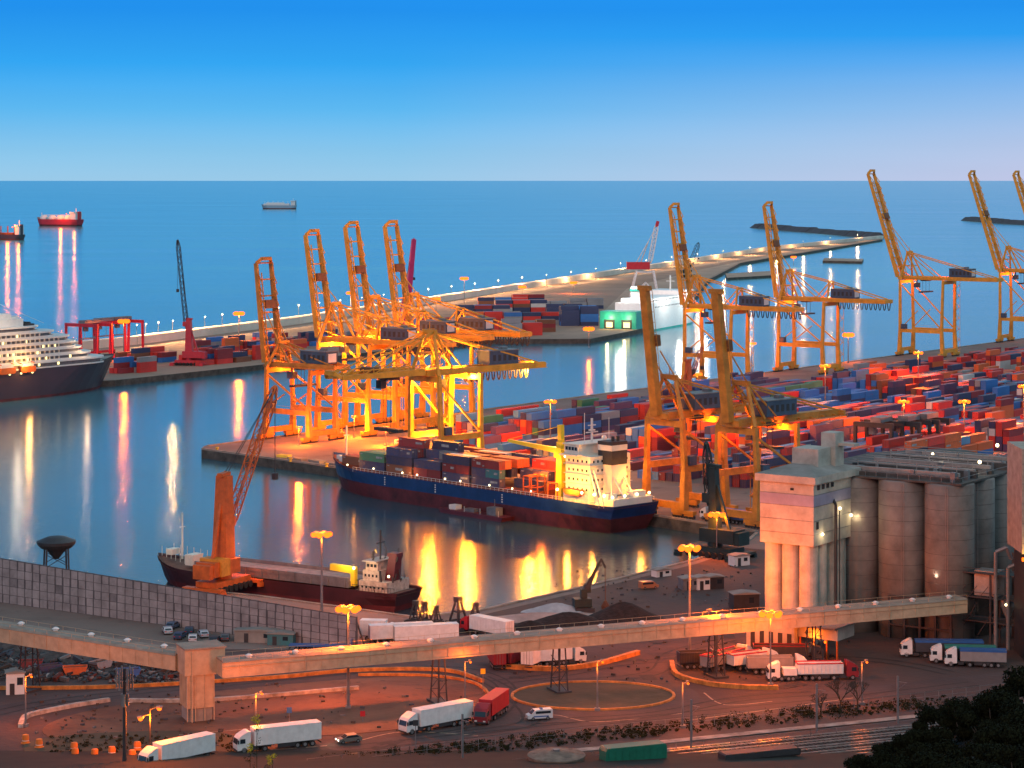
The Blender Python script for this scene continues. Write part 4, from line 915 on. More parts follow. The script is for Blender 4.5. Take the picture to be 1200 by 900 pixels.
m = MB(); m.bar((-h+5, 0, 6.4), (-h+4.2, 0, 12.4), 3.0, 2.4, 0, 2.4, 2.0); m.box(-h+3, -h+5.6, -1.3, 1.3, 12.2, 13.0); m.build('funnel', m_hd, bc)
m = MB(); rr = random.Random(61)                                # davits, vents, rails and gear round the bridge
for i in range(22): x = -h+rr.uniform(1, 13); y = rr.uniform(-4.8, 4.8); z = rr.choice((4.2, 6.6, 6.6, 11.1)); m.bar((x, y, z), (x+rr.uniform(-.6,.6), y, z+rr.uniform(.8, 2.6)), rr.uniform(.12, .4))
for i in range(14): m.bar((-h+1+i*0.9, 5.2, 4.4), (-h+1+i*0.9, 5.2, 5.6), 0.07)
m.bar((-h+1, 5.2, 5.6), (-h+13, 5.2, 5.6), 0.08); m.bar((-h+6, 0, 12), (-h+14, 3, 9), 0.1); m.build('deck_gear', steel_d, bc)
m = MB(); m.bar((-h+8.5, 0, 11), (-h+8.5, 0, 18), 0.3); m.bar((-h+8.5, -1.8, 15), (-h+8.5, 1.8, 15), 0.2); m.bar((-h+8.5, 0, 17), (-h+6.5, 0, 12.6), 0.12); m.build('mast', steel_d, bc)
m = MB(); m.bar((h-8, 0, 6), (h-8, 0, 17.5), 0.4, 0.4, 0, 0.2, 0.2); m.bar((h-8, -1, 14), (h-8, 1, 14), 0.15); m.box(h-13, h-10.5, -2, 2, 5, 7.6); m.box(h-6, h-4, -1.5, 1.5, 7, 8.4)
for s in (-1, 1):
    for i in range(8): m.bar((h-16+i*1.8, s*(5.2-i*0.42), 5.4+i*0.2), (h-16+i*1.8, s*(5.2-i*0.42), 7.5+i*0.24), 0.1)
m.build('foremast', m_cream, bc)
m = MB(); m.bar((-h+13, 3.6, 8.6), (-h+20, 3.6, 8.9), 1.3, 1.5); m.bar((-h+13.5, 3.6, 5), (-h+13.5, 3.6, 9), 1.2); m.build('deck_crane', m_ycr, bc)
m = MB(); m.ball((-h+12.4, 5.2, 9.4), 0.35, 6); m.ball((-h+12.4, -3, 9.6), 0.3, 6); m.ball((-h+3, 4.5, 8.2), 0.3, 6); m.build('deck_light', g_warm, bc)
lamp('deck_lamp', (-h+15, 5.5, 11), 900, (1, 0.62, 0.25), 0.4, bc); lamp('deck_lamp', (-h+8, 8.5, 11), 800, (1, 0.75, 0.45), 0.4, bc); lamp('deck_lamp', (h-6, 5, 12), 260, (1, 0.8, 0.6), 0.4, bc)
# white and green car ferry at the far quay
m_teal = mat('hull_teal', (0.02, 0.42, 0.33), 0.45, var=0.08); m_wh = mat('hull_white', (0.88, 0.88, 0.87), 0.45, var=0.04)
q0 = P(700, 391, 0).xy; q1 = P(748, 389, 0).xy; yF = math.atan2(110, 46)
fd = Vector((math.cos(yF), math.sin(yF))); fn = Vector((-fd.y, fd.x)); fc = P(724, 391, 0).xy + fd*76
fe = empty('ferry', (fc.x, fc.y, 0), yF, 'white and teal car ferry with two lit stern ramps at the far quay', 'ship')
upb, lob, dkb, _f = hull(150, 25, 13.5, 1.0, bow=0.22, rake=0.04, sheer=0.25, stern=0.98, wl_stern=0.95)
upb.build('hull', m_wh, fe); lob.build('boot_topping', m_teal, fe); dkb.build('deck', m_wh, fe)
m = MB(); m.box(-75.6, -60, -12.65, 12.65, 0.4, 14.4); m.build('stern_block', m_teal, fe)
m = MB(); m.box(-48, 44, -12.2, 12.2, 13.5, 18.4); m.box(-40, 40, -11, 11, 18.4, 21); m.box(20, 44, -12.6, 12.6, 21, 24); sp = m.build('superstructure', m_wh, fe)
m = MB()
for z in (15, 19.2): windows(m, -38, 38, -12.2 if z < 18 else -11, z, 26, 1.2, 0.9, s=-1); 
windows(m, -11, 11, 44, 22, 12, 1.1, 1.0, 'x', 1); m.build('window_row', glass_d, sp)
m = MB(); m.box(-40, -28, -4, 4, 21, 29); m.box(-41, -27, -4.3, 4.3, 26, 27.4, 1); m.build('funnel', [m_wh, m_teal], fe)
m = MB(); m.bar((30, 0, 24), (30, 0, 34), 0.8); m.bar((30, -3, 30), (30, 3, 30), 0.4); m.build('mast', white_p, fe)
for y in (-6, 6):
    m = MB(); m.box(-75.75, -75.62, y-3.6, y+3.6, 3.2, 9); d_ = m.build('stern_door', mat('ramp_dark', (0.05, 0.06, 0.06), 0.7), fe)
    m = MB(); m.box(-75.85, -75.76, y-2.2, y+2.2, 4, 7.4); m.build('ramp_light', g_win, d_)
    lamp('deck_lamp', (-80, y, 10), 2500, (1, 0.8, 0.4), 0.6, fe)
lamp('deck_lamp', (-50, 8, 34), 17000, (1, 0.93, 0.82), 2.5, fe); lamp('deck_lamp', (-20, -24, 26), 17000, (1, 0.93, 0.82), 2.5, fe); lamp('deck_lamp', (25, -26, 24), 17000, (1, 0.93, 0.82), 2.5, fe)  # unseen lamps added beside and above the ferry to light its white hull
# ships at sea
m_redh = mat('hull_red', (0.55, 0.03, 0.05), 0.5); m_blueh = mat('hull_steel_blue', (0.28, 0.42, 0.52), 0.5); m_brh = mat('hull_rust', (0.28, 0.08, 0.05), 0.6)
def sea_ship(px, py, Ls, B, D, rz, Mh, label, kind, lit):
    p_ = P(px, py, 0); rt, _ = ship_base('ship', p_, rz, label, Ls, B, D, D*0.25, Mh, m_boot, conc, bow=0.15, sheer=0.3, stern=0.9); h = Ls/2
    m = MB(); m.box(-h+Ls*0.04, -h+Ls*0.16, -B*0.42, B*0.42, D-0.6, D+13); m.box(-h+Ls*0.06, -h+Ls*0.17, -B*0.5, B*0.5, D+13, D+16); s_ = m.build('superstructure', white_p, rt)
    m = MB(); windows(m, -B*0.4, B*0.4, -h+Ls*0.16, D+9, 6, 1.6, 1.2, 'x', 1); windows(m, -h+Ls*0.05, -h+Ls*0.15, -B*0.42, D+5, 4, 1.4, 1.2, s=-1); m.build('window_row', glass_d, s_)
    m = MB(); m.box(-h+Ls*0.01, -h+Ls*0.045, -B*0.15, B*0.15, D, D+17); m.build('funnel', Mh, rt)
    m = MB(); m.bar((h*0.8, 0, D), (h*0.8, 0, D+14), 0.9); m.bar((-h+Ls*0.1, 0, D+16), (-h+Ls*0.1, 0, D+24), 0.9); m.build('mast', white_p, rt)
    m = MB()
    if kind == 'tank':
        for i in range(4): m.ball((-h*0.45+i*Ls*0.19, 0, D+2), B*0.36, 12, sz=0.8)
        m.bar((-h*0.6, 0, D+9), (h*0.7, 0, D+9), 1.2); m.build('cargo_tank', white_p, rt)
    elif kind == 'deck':
        m.box(-h*0.6, h*0.86, -B*0.47, B*0.47, D-0.6, D+6); m.box(-h*0.3, h*0.7, -B*0.4, B*0.4, D+6, D+9.5)
        for i in range(5): m.bar((-h*0.5+i*Ls*0.14, 0, D+6), (-h*0.5+i*Ls*0.14, 0, D+15), 1.0)
        m.build('cargo_house', white_p, rt)
    else:
        for i in range(3): m.box(-h*0.5+i*Ls*0.22, -h*0.5+i*Ls*0.22+Ls*0.17, -B*0.38, B*0.38, D-0.5, D+3)
        for i in range(3): m.bar((-h*0.5+i*Ls*0.22, 0, D), (-h*0.5+i*Ls*0.22, 0, D+14), 1.5)
        m.build('hatch', rust, rt)
    m = MB()
    for i in range(lit): m.ball((-h+Ls*(0.12+0.13*i), -B*0.3, D+12-(i % 2)*4), 1.1, 8)
    if lit:
        m.build('deck_light', g_sod, rt); lamp('deck_lamp', (-h+Ls*0.3, -B*0.9, D+18), 70000, SOD, 2, rt); lamp('deck_lamp', (-h+Ls*0.3, B*0.9, D+18), 70000, SOD, 2, rt)
sea_ship(69, 265, 118, 26, 15, R(152), m_redh, 'red hulled gas tanker at anchor on the open sea', 'tank', 3)
sea_ship(8, 281, 62, 18, 9, R(158), m_hblack, 'small brown lit coaster at anchor near the left border', 'hatch', 3)
sea_ship(327, 245, 122, 28, 13, R(180), m_blueh, 'blue grey freighter with white house far out at sea', 'deck', 0)
# pontoon beside the cargo ship
lx, ly = QB(8, -2.2); bt = empty('work_barge', (lx, ly, 0), yS, 'low dark work barge lying alongside the cargo ship', 'boat')
m = MB(); m.profile([(-13, -0.3), (13, -0.3), (14.5, 1.3), (-14, 1.3)], -2.4, 2.4); m.build('hull', m_hd, bt)
m = MB(); m.box(-10, -6, -1.4, 1.4, 1.3, 3.6); m.box(0, 4, -1, 1, 1.3, 2.2); m.bar((-8, 0, 3.6), (-8, 0, 6), 0.15); m.build('deckhouse', steel_g, bt)
m = MB()
for x in (-12, -4, 3, 9): m.bar((x, 2.2, 1.3), (x, 2.2, 3.0), 0.12)
m.box(8, 11, -1.2, 1.2, 1.3, 2.6); m.build('fitting', white_p, bt)

# ------------------------------------------------------------------ screen wall
wa = P(0, 665, 12.9).xy; wa = Vector((-117.6, 529.3)); wb = Vector((-32.0, 474.0)); wd = (wa-wb).normalized(); wl = 130
ws = empty('screen_wall', (wb.x, wb.y, 3), math.atan2(wd.y, wd.x), 'long grey panelled screen wall in front of the bulk carrier', 'wall')
mp_ = mat('wall_panel', (0.33, 0.30, 0.30), 0.7, var=0.2, scale=0.25); m = MB(); m2 = MB()
def wh(x): return 7.0 + 3.0*x/100
n_ = int(wl/2.35); rnd = random.Random(4)
for i in range(n_):
    x = i*2.35; hh = wh(x); nr = 5
    for r in range(nr): 
        z0, z1 = hh*r/nr, hh*(r+1)/nr; j = rnd.uniform(-0.05, 0.05); m.box(x+0.12, x+2.23, -0.12+j, 0.12+j, z0+0.06, z1-0.06, 0 if rnd.random() > 0.04 else 1)
    m2.bar((x, 0, 0), (x, 0, hh+0.15), 0.22, 0.5)
    if i % 3 == 0: m2.bar((x, 0, hh*0.9), (x, -3.2, 0), 0.25)
for r in range(6): m2.bar((0, -0.05, wh(0)*r/5), (wl, -0.05, wh(wl)*r/5), 0.16, 0.2)
m.build('panel', [mp_, mat('wall_panel_dark', (0.22, 0.20, 0.205), 0.75, var=0.25, scale=0.3)], ws); m2.build('post', mat('wall_post', (0.10, 0.09, 0.095), 0.7), ws)
m = MB(); m.box(0, wl, -1.0, -0.6, 0, 0.8); m.build('plinth', conc, ws)
# hopper on legs behind the wall
hp_ = empty('hopper', P(66, 682), 0.3, 'dark round hopper on legs rising behind the left end of the wall', 'hopper')
m = MB(); m.lathe([(3.6, 8.2), (4.6, 9.2), (4.7, 9.9), (2.2, 10.9), (0.8, 11.1)], n=18); m.lathe([(2.6, 8.1), (0.6, 5.6)], n=12); m.build('bin', steel_d, hp_)
for x in (-2.8, 2.8):
    for y in (-2.8, 2.8): m = MB(); m.bar((x, y, 0), (x*0.9, y*0.9, 8.6), 0.4); m.bar((x, y, 4), (-x*0.9, y, 7), 0.15); m.build('leg', steel_d, hp_)

# ------------------------------------------------------------------ conveyor gallery
m_gal = mat('gallery_cladding', (0.50, 0.36, 0.235), 0.75, var=0.13, scale=0.5); m_galr = mat('gallery_roof', (0.30, 0.24, 0.19), 0.8, var=0.15, scale=0.4)
def gallery(a, b_, label, ends):
    a = Vector(a); b_ = Vector(b_); d = b_-a; Lg = d.length; hz_ = math.atan2(d.y, d.x)
    g_ = empty('conveyor_gallery', (a.x, a.y, a.z), hz_, label, 'conveyor'); sl = d.z/d.xy.length; Lx = d.xy.length
    z = lambda x, o: x*sl + o
    m = MB(); W = 2.3; Hh = 2.7
    m.hexa([(0,-W,0), (Lx,-W,z(Lx,0)), (Lx,W,z(Lx,0)), (0,W,0), (0,-W,Hh), (Lx,-W,z(Lx,Hh)), (Lx,W,z(Lx,Hh)), (0,W,Hh)]); w_ = m.build('wall', m_gal, g_)
    m = MB(); m.hexa([(0,-W-0.2,Hh), (Lx,-W-0.2,z(Lx,Hh)), (Lx,W+0.2,z(Lx,Hh)), (0,W+0.2,Hh), (0,-W+0.3,Hh+0.3), (Lx,-W+0.3,z(Lx,Hh+0.3)), (Lx,W-0.3,z(Lx,Hh+0.3)), (0,W-0.3,Hh+0.3)])
    rf = m.build('roof', m_galr, g_)
    m = MB(); n_ = int(Lx/3.05)
    for i in range(n_+1):
        x = i*Lx/n_
        for s in (-1, 1): m.bar((x, s*(W+0.03), z(x, 0.05)), (x, s*(W+0.03), z(x, Hh-0.05)), 0.07 if i % 5 else 0.22, 0.07 if i % 5 else 0.16)
    for s in (-1, 1):                                             # hand rail and cable tray along the roof edge
        m.bar((0, s*(W-0.1), Hh+0.95), (Lx, s*(W-0.1), z(Lx, Hh+0.95)), 0.05)
        for i in range(n_+1): x = i*Lx/n_; m.bar((x, s*(W-0.1), z(x, Hh+0.2)), (x, s*(W-0.1), z(x, Hh+0.95)), 0.05)
    m.bar((0, -W-0.12, 1.9), (Lx, -W-0.12, z(Lx, 1.9)), 0.14, 0.1)
    for s in (-1, 1): m.bar((0, s*(W+0.05), 0.12), (Lx, s*(W+0.05), z(Lx, 0.12)), 0.1, 0.24)
    m.build('rib', m_gal, g_)
    n_ = int(Lx/8.6)
    for i in range(n_):
        m = MB(); x = (i+0.6)*Lx/n_; zz = z(x, Hh+0.3); m.lathe([(0.5, zz), (0.5, zz+0.3), (0.72, zz+0.35), (0.3, zz+0.65)], (x, -0.9), 10); m.build('roof_vent', white_p, rf)
    for x in ends:
        m = MB(); zt = z(x, 0); zb = -(a.z-3)
        for s in (-1, 1):
            for q in (-0.9, 0.9): m.bar((x+q, s*2.0, zb), (x+q*0.6, s*1.5, zt), 0.22)
            k = zb; j = 1
            while k < zt-2: m.bar((x+0.9*j, s*2.0, k), (x-0.9*j, s*1.9, k+2.2), 0.1); m.bar((x-0.9, s*1.95, k), (x+0.9, s*1.95, k), 0.1); k += 2.2; j = -j
        m.bar((x, -1.9, zb+(zt-zb)*0.5), (x, 1.9, zb+(zt-zb)*0.5), 0.12); m.box(x-1.5, x+1.5, -2.5, 2.5, zb, zb+0.4); m.build('trestle', steel_d, g_)
    return g_
zg = 11.5
gallery((-52.3, 411.5, zg), (92, 472.3, zg+0.2), 'long tan conveyor gallery running from the tower to the grey silos', (42, 66.5, 100, 122))
gallery((-59.5, 417.5, zg), (-150, 474, zg+1.4), 'tan conveyor gallery running off to the left from the tower', (38, 75))
tw = empty('transfer_tower', P(239, 846), math.atan2(58.5, 138.8), 'beige conveyor transfer tower standing beside the loop road', 'tower')
m = MB(); m.box(-3.0, 1.9, 0.2, 5.6, 2.5, 9.4); m.box(-3.5, 3.9, 0.0, 6.0, 8.4, 13.0); m.box(-2.7, 1.6, 0.5, 5.2, 0, 2.5, 1); m.build('wall', [m_gal, conc], tw)
m = MB(); m.prism([(-3.6, -0.2), (4.1, -0.2), (4.1, 6.2), (-3.6, 6.2)], 13.0, 13.3); m.build('roof', m_galr, tw)
m = MB()
for x in (-3.0, -1.5, 0.2, 1.9): m.bar((x, 0.13, 0.2), (x, 0.13, 8.3), 0.14)
for y in (1.5, 3, 4.4): m.bar((-3.08, y, 2.5), (-3.08, y, 8.3), 0.12)
m.bar((-2.2, -0.1, 0), (-2.2, -0.1, 12.6), 0.18); m.build('rib', m_gal, tw)

# ------------------------------------------------------------------ grain silos
av = Vector((0.822, -0.569)); bv = Vector((0.554, 0.833)); yG = math.atan2(av.y, av.x)
c0_ = Vector((63.0, 478.7))                                    # front roof corner
wt = empty('silo_tower', (c0_.x, c0_.y, 3), yG, 'white concrete grain elevator on rounded columns beside the grey silos', 'building')
m_cw = mat('white_concrete', (0.50, 0.455, 0.39), 0.8, var=0.18, scale=0.25)
m_cb = mat('band_lilac', (0.33, 0.31, 0.42), 0.8, var=0.12, scale=0.25)
m = MB(); m.box(-13.4, -0.8, 0.8, 20.7, 20.6, 33.6, 0)
m.build('wall', m_cw, wt)
m = MB()
for z0, z1 in ((28.8, 31.2),):
    m.box(-13.44, -0.76, 0.76, 20.74, z0, z1)
m.build('wall_band', m_cb, wt)
m = MB()
for z0 in (23.0, 25.8, 28.8, 31.2): m.box(-13.47, -0.73, 0.73, 20.77, z0-0.05, z0+0.05)
m.build('joint', steel_g, wt)
m = MB()
for i in range(3): m.lathe([(1.95, 0), (1.95, 20.6)], (-11.3+i*4.1, 3.1), 20)
for i in range(4): m.lathe([(1.95, 0), (1.95, 20.6)], (-3.1, 7.2+i*4.1), 20)
m.box(-11.5, -3.0, 3, 19.5, 0, 20.6); m.build('column', m_cw, wt, smooth=False)
m = MB(); z = 33.6; e_ = 0.0
m.prism([(-14.2, 0), (0, 0), (0, 21.5), (-14.2, 21.5)], z, z+1.5)
k = len(m.v); m.v += [(-14.2, 0, z+1.5), (0, 0, z+1.5), (0, 21.5, z+1.5), (-14.2, 21.5, z+1.5), (-9.5, 6.5, z+3.1), (-4.7, 6.5, z+3.1), (-4.7, 15, z+3.1), (-9.5, 15, z+3.1)]
for f_ in ((0,1,5,4), (1,2,6,5), (2,3,7,6), (3,0,4,7), (4,5,6,7)): m.f.append(tuple(k+i for i in f_)); m.m.append(1)
m.build('roof', [m_cw, conc], wt)
m = MB(); m.box(-9.6, -3.4, 8, 14.6, z+2.4, z+6.4); m.box(-5.8, -2.4, 14, 18, z+1.6, z+9.4); m.box(-2.4, 1.4, 15.4, 17.6, z+6.6, z+7.2); m.build('penthouse', m_cw, wt)
for i in range(4): m = MB(); m.box(-0.78, -0.7, 2.4+i*2.1, 3.6+i*2.1, 32.2, 33.2); m.build('window', glass_d, wt)
m = MB(); m.box(-6.2, -5.4, 0.7, 0.78, 32, 32.5); m.build('window', glass_d, wt); m = MB(); m.box(-0.78, -0.7, 2, 3, 24, 25.6); m.build('window', glass_d, wt)
m = MB(); m.tube((0.1, 9.2, 0), (0.1, 9.2, 28.5), 0.32, n=8); m.tube((0.1, 9.2, 28.5), (-1.4, 10.6, 29.6), 0.32, n=8); m.tube((0.1, 11, 0), (0.1, 11, 27), 0.12); m.build('pipe', steel_d, wt)
m = MB()
for p_ in ((-0.55, 12.5, 27.3), (-0.55, 17.8, 25.2), (-0.55, 4.4, 22.8)): m.ball(p_, 0.32, 8)
m.build('wall_light', g_warm, wt)
for p_ in ((0.8, 12.5, 27.0), (0.8, 17.8, 24.9), (0.8, 4.4, 22.5)): lamp('wall_lamp', p_, 160, (1, 0.75, 0.4), 0.2, wt)
m_cg = mat('silo_grey', (0.215, 0.195, 0.18), 0.85, var=0.25, scale=0.12)
fl = empty('flood_light', (38.5, 450.6, 14.6), 0, 'flood light on the gallery roof aimed at the white elevator', 'lamp')
m = MB(); m.tube((0, 0, -0.3), (0, 0, 1.0), 0.08, n=6); m.box(-0.5, 0.5, -0.2, 0.15, 1.0, 1.5); m.build('bracket', steel_g, fl); m = MB(); m.box(-0.45, 0.45, 0.15, 0.2, 1.05, 1.45); m.build('lamp_glass', g_sod, fl)
lamp('flood_lamp', (1.0, 1.6, 1.8), 17000, (1, 0.15, 0.003), 0.3, fl)
sg = empty('grain_silos', (92.4, 486.5, 3), yG, 'block of tall grey cylindrical grain silos behind the white elevator', 'silo')
for i in range(3):
    for j in range(4):
        if i and 0 < j < 3 and False: continue
        m = MB(); cx_, cy_ = -i*10.7, j*10.7
        m.lathe([(5.2, 0), (5.2, 33.0), (4.9, 33.2)], (cx_, cy_), 32); s_ = m.build('silo', m_cg, sg, smooth=False)
        if not i or not j:
            m = MB()
            for r_ in range(10): m.lathe([(5.215, 3.0+r_*3.1), (5.235, 3.02+r_*3.1), (5.215, 3.09+r_*3.1)], (cx_, cy_), 32)
            m.build('pour_line', mat('seam_dark', (0.11, 0.10, 0.095), 0.9), s_)
        for p_ in s_.data.polygons: p_.use_smooth = abs(p_.normal.z) < 0.5
m = MB(); m.box(-26.4, 4.6, -4.4, 37, 33.2, 33.6); 
for j in range(5):
    m.box(-25.5, 3.5, -2.6+j*8.4, -1.6+j*8.4, 33.6, 35.0 if j % 2 else 34.4)
m.build('roof_slab', mat('roof_dark', (0.10, 0.09, 0.085), 0.9, var=0.3, scale=0.4), sg)
m = MB()
for j in range(5): m.box(-25, 2.5, -1.0+j*8.2, -0.2+j*8.2, 34.5, 35.3); m.bar((-25, -0.6+j*8.2, 36.2), (2.5, -0.6+j*8.2, 36.2), 0.12)
for j in range(4):
    for i in range(6): x = -22+i*4.6; m.bar((x, 1.4+j*8.2, 33.6), (x, 1.4+j*8.2, 36.4), 0.16)
    m.bar((-24, 1.4+j*8.2, 36.4), (2, 1.4+j*8.2, 36.4), 0.14)
m.build('roof_conveyor', mat('pale_steel', (0.34, 0.29, 0.27), 0.6), sg)
m = MB(); m.ball((2.4, 10.2, 36.6), 0.4, 8); m.ball((-12, 18, 36.6), 0.3, 8); m.ball((-2, 30.2, 38), 0.4, 8); m.build('roof_light', g_warm, sg)
lamp('roof_lamp', (2.0, 10.4, 37.6), 180, (1, 0.7, 0.4), 0.3, sg); lamp('roof_lamp', (-10, 19, 38), 260, (1, 0.7, 0.4), 0.3, sg)
for x in (-8.6, 1.5, 5.0):                                      # ladders down the silo fronts
    m = MB(); yy = -5.4 if x < 4 else 2.0; m.bar((x, yy, 6), (x, yy, 33), 0.08); m.bar((x+0.5, yy, 6), (x+0.5, yy, 33), 0.08); m.build('ladder', steel_g, sg)
lamp('flood_lamp', (-33, -33, 14), 14000, SOD, 0.5, sg)
rr = random.Random(40)                                          # clutter on the silo roofs: motors, ducts and hand rails
m = MB()
for i in range(46): x = rr.uniform(-25, 3); y = rr.uniform(-3, 36); a_, b_, c_ = rr.uniform(.3, 1.6), rr.uniform(.3, 1.2), rr.uniform(.5, 2.2); m.box(x, x+a_, y, y+b_, 33.6, 33.6+c_)
for i in range(12): x = -25+i*2.5; m.bar((x, -4.2, 33.6), (x, -4.2, 34.8), 0.08)
m.bar((-26, -4.2, 34.8), (4, -4.2, 34.8), 0.08); m.bar((4.4, -4, 34.8), (4.4, 36, 34.8), 0.08); m.build('roof_plant', steel_g, sg)
# dark shed with curved roof behind the silos, beige block at the border
sh = empty('storage_shed', tuple(Vector((84, 545)))+(3,), yG, 'dark long shed with a low roof behind the grey silos', 'building')
m = MB(); m.box(-6, 36, -14, 16, 0, 29); m.build('wall', steel_d, sh); m = MB(); m.profile([(-7, 29), (36.6, 29), (36.6, 30.0), (15, 33), (-7, 30.5)], -15, 17); m.build('roof', mat('shed_roof', (0.07, 0.065, 0.06), 0.8), sh)
m = MB(); m.ball((6, -14.6, 29.4), 0.35, 8); m.ball((33, -14.6, 28.2), 0.4, 8); m.build('wall_light', g_warm, sh)
be = empty('silo_block', (102.3, 462, 3), 0.0, 'beige concrete block cut by the right picture border', 'building')
m = MB(); m.box(0, 16, 0, 14, 22, 43); m.box(1.2, 15, 1.2, 13, 0, 22, 1); m.build('wall', [mat('beige_wall', (0.42, 0.34, 0.27), 0.8), steel_d], be)
m = MB()
for k in range(5): m.box(0.0, 16, -0.06, 0, 24+k*4, 24.12+k*4)
m.build('joint', steel_g, be)
m = MB(); m.box(-0.08, 2.4, -0.5, -0.1, 20.6, 21.3); m.build('light_strip', g_sod, be); lamp('wall_lamp', (0.5, -2.2, 21), 900, (1, 0.55, 0.1), 0.4, be)
# low grain handling building under the gallery
gh = empty('loading_shed', P(905, 768), yG, 'low rendered loading shed in orange light under the conveyor', 'building')
m = MB(); m.box(-6, 5, 0, 9, 0, 6.6); m.box(5, 14, 1.5, 9, 4.2, 6.6); m.build('wall', m_cw, gh)
m = MB(); m.box(-6.2, 14.2, -0.2, 9.2, 6.6, 6.9); m.build('roof', conc, gh)
for i in range(5): m = MB(); m.box(-5+i*2.1, -4.0+i*2.1, -0.06, 0, 0.2, 4.8); m.build('door', steel_d, gh)
for x in (5.5, 8.5, 11.5, 13.8): m = MB(); m.bar((x, 1.7, 0), (x, 1.7, 4.2), 0.3); m.build('post', m_orc, gh)
lamp('wall_lamp', (9, 0.5, 5.0), 700, SOD, 0.3, gh); lamp('wall_lamp', (-2, -3, 8), 900, SOD, 0.3, gh)
m = MB(); m.ball((9, 1.2, 4.0), 0.3, 6); m.ball((11.4, 1.2, 3.8), 0.3, 6); m.build('wall_light', g_sod, gh)
kk = empty('kiln_frame', P(1078, 752), yG, 'dark steel frame with glowing orange lit openings under the silos', 'building')
m = MB()
for x in (-7, -3.5, 0, 3.5, 7):
    m.bar((x, 0, 0), (x, 0, 9), 0.5); m.bar((x, 6, 0), (x, 6, 9), 0.5)
for z in (3, 6, 9): m.bar((-7, 0, z), (7, 0, z), 0.35); m.bar((-7, 6, z), (7, 6, z), 0.35)
m.box(-7, 7, 5.8, 6.2, 0, 8.8); m.build('frame', steel_d, kk)
m = MB(); m.box(1.2, 5.4, 4.5, 5.5, 0.3, 4.6); m.box(1.6, 4.8, 4.2, 4.5, 4.8, 5.3); m.build('bin', m_orc, kk)
m = MB(); m.ball((2, 3.4, 6.6), 0.35, 6); m.ball((4.6, 3.4, 6.5), 0.35, 6); m.ball((-5, 3.4, 5), 0.2, 6); m.build('lamp', g_sod, kk); lamp('wall_lamp', (3, 2.2, 6.2), 1100, SOD, 0.3, kk); lamp('wall_lamp', (-24, 3, 5), 700, SOD, 0.3, kk)
# pipework and plant at the foot of the silos
pl = empty('dust_plant', P(1150, 757), yG, 'pipes, ducts and walkways of the dust plant at the foot of the silos', 'machinery')
m = MB()
for x, y in ((-10, 0), (-4, 0), (2, 0), (8, 0), (-10, 5), (-4, 5), (2, 5), (8, 5), (12, 3)): m.bar((x, y, 0), (x, y, 15), 0.35)
for z in (5, 10, 15): m.box(-10.4, 8.4, -0.4, 5.4, z, z+0.25); m.bar((-10, -0.3, z+1.1), (8, -0.3, z+1.1), 0.1)
for i in range(8): m.bar((-10+i*2.4, -0.3, 10), (-8+i*2.4, -0.3, 12.5), 0.12)
for i in range(4): m.bar((-10+i*4.6, 0, 0.2+i), (-5.6+i*4.6, 0, 9), 0.14)
m.build('frame', steel_d, pl)
m = MB(); m.lathe([(0.3, 10.2), (1.8, 13), (1.8, 17), (1.2, 18)], (-6, 2), 14); m.box(-2, 3, 1, 5, 10.3, 15.5); m.lathe([(0.2, 5.5), (1.5, 8.5), (1.5, 10)], (5, 2), 12); m.build('cyclone', mat('galvanised', (0.34, 0.32, 0.30), 0.5, 0.3), pl)
m = MB()
for x, z1 in ((3.5, 20), (6.2, 17), (9.3, 15)): m.tube((x, -0.8, 0), (x, -0.8, z1), 0.4, n=10); m.tube((x, -0.8, z1), (x+2, 0.2, z1+1.0), 0.4, n=10); m.tube((x+2, 0.2, z1+1.0), (x+2.6, 1.2, z1-1.5), 0.4, n=10)
m.build('duct', steel_g, pl)
m = MB(); m.ball((-9.4, -0.7, 13), 0.25, 6); m.ball((6, -1.4, 9.4), 0.25, 6); m.build('lamp', g_warm, pl); lamp('plant_lamp', (-9, -2.5, 14), 260, (1, 0.7, 0.5), 0.3, pl)
tw2 = empty('office_block', P(1196, 748), yG, 'small tower with lit windows by the right picture border', 'building')
m = MB(); m.box(-2, 10, 0, 9, 0, 18); m.build('wall', mat('office_wall', (0.12, 0.085, 0.075), 0.8), tw2)
for k in range(3): m = MB(); m.box(-1.2, 1.6, -0.08, 0, 3+k*4.6, 6+k*4.6); m.build('window', em('dim_window', (1, 0.35, 0.15), 0.8), tw2)

# ------------------------------------------------------------------ coal heaps, grabs, excavator crane
m_coal = mat('coal', (0.018, 0.014, 0.014), 0.95, var=0.4, scale=0.8, bump=0.2, bscale=1.5)
def heap(px, py, rx, ry, h_, rz, label, M=m_coal, seed=1, name='coal_heap', cat='heap'):
    p_ = P(px, py); m = MB(); rr = random.Random(seed); n_ = 22; K = 7; k0 = 0
    off = [rr.uniform(-.12, .12) for _ in range(n_)]
    for k in range(K+1):
        f_ = k/K
        for i in range(n_):
            t = 2*math.pi*i/n_; rr2 = (1-f_)*(1+off[i]*(1-f_)) + 0.001; z_ = h_*(f_**1.1)*(1 - 0.15*math.sin(t*2)*f_*(1-f_)*3)
            if f_ > 0.85: z_ -= (f_-0.85)*h_*0.5
            m.v.append((rx*rr2*math.cos(t)+rr.uniform(-.15,.15), ry*rr2*math.sin(t)+rr.uniform(-.15,.15), z_))
    for k in range(K):
        for i in range(n_):
            j = (i+1) % n_; m.f.append((k*n_+i, k*n_+j, (k+1)*n_+j, (k+1)*n_+i)); m.m.append(0)
    o = m.build(name, M, None, p_, rz, smooth=True); tag(o, label, cat); return o
heap(732, 732, 12, 9, 5.4, 0.2, 'tall black coal heap beside the dark excavator crane', seed=3)
heap(668, 735, 13, 7, 3.6, 0.15, 'lower black coal heap left of the tall one', seed=5)
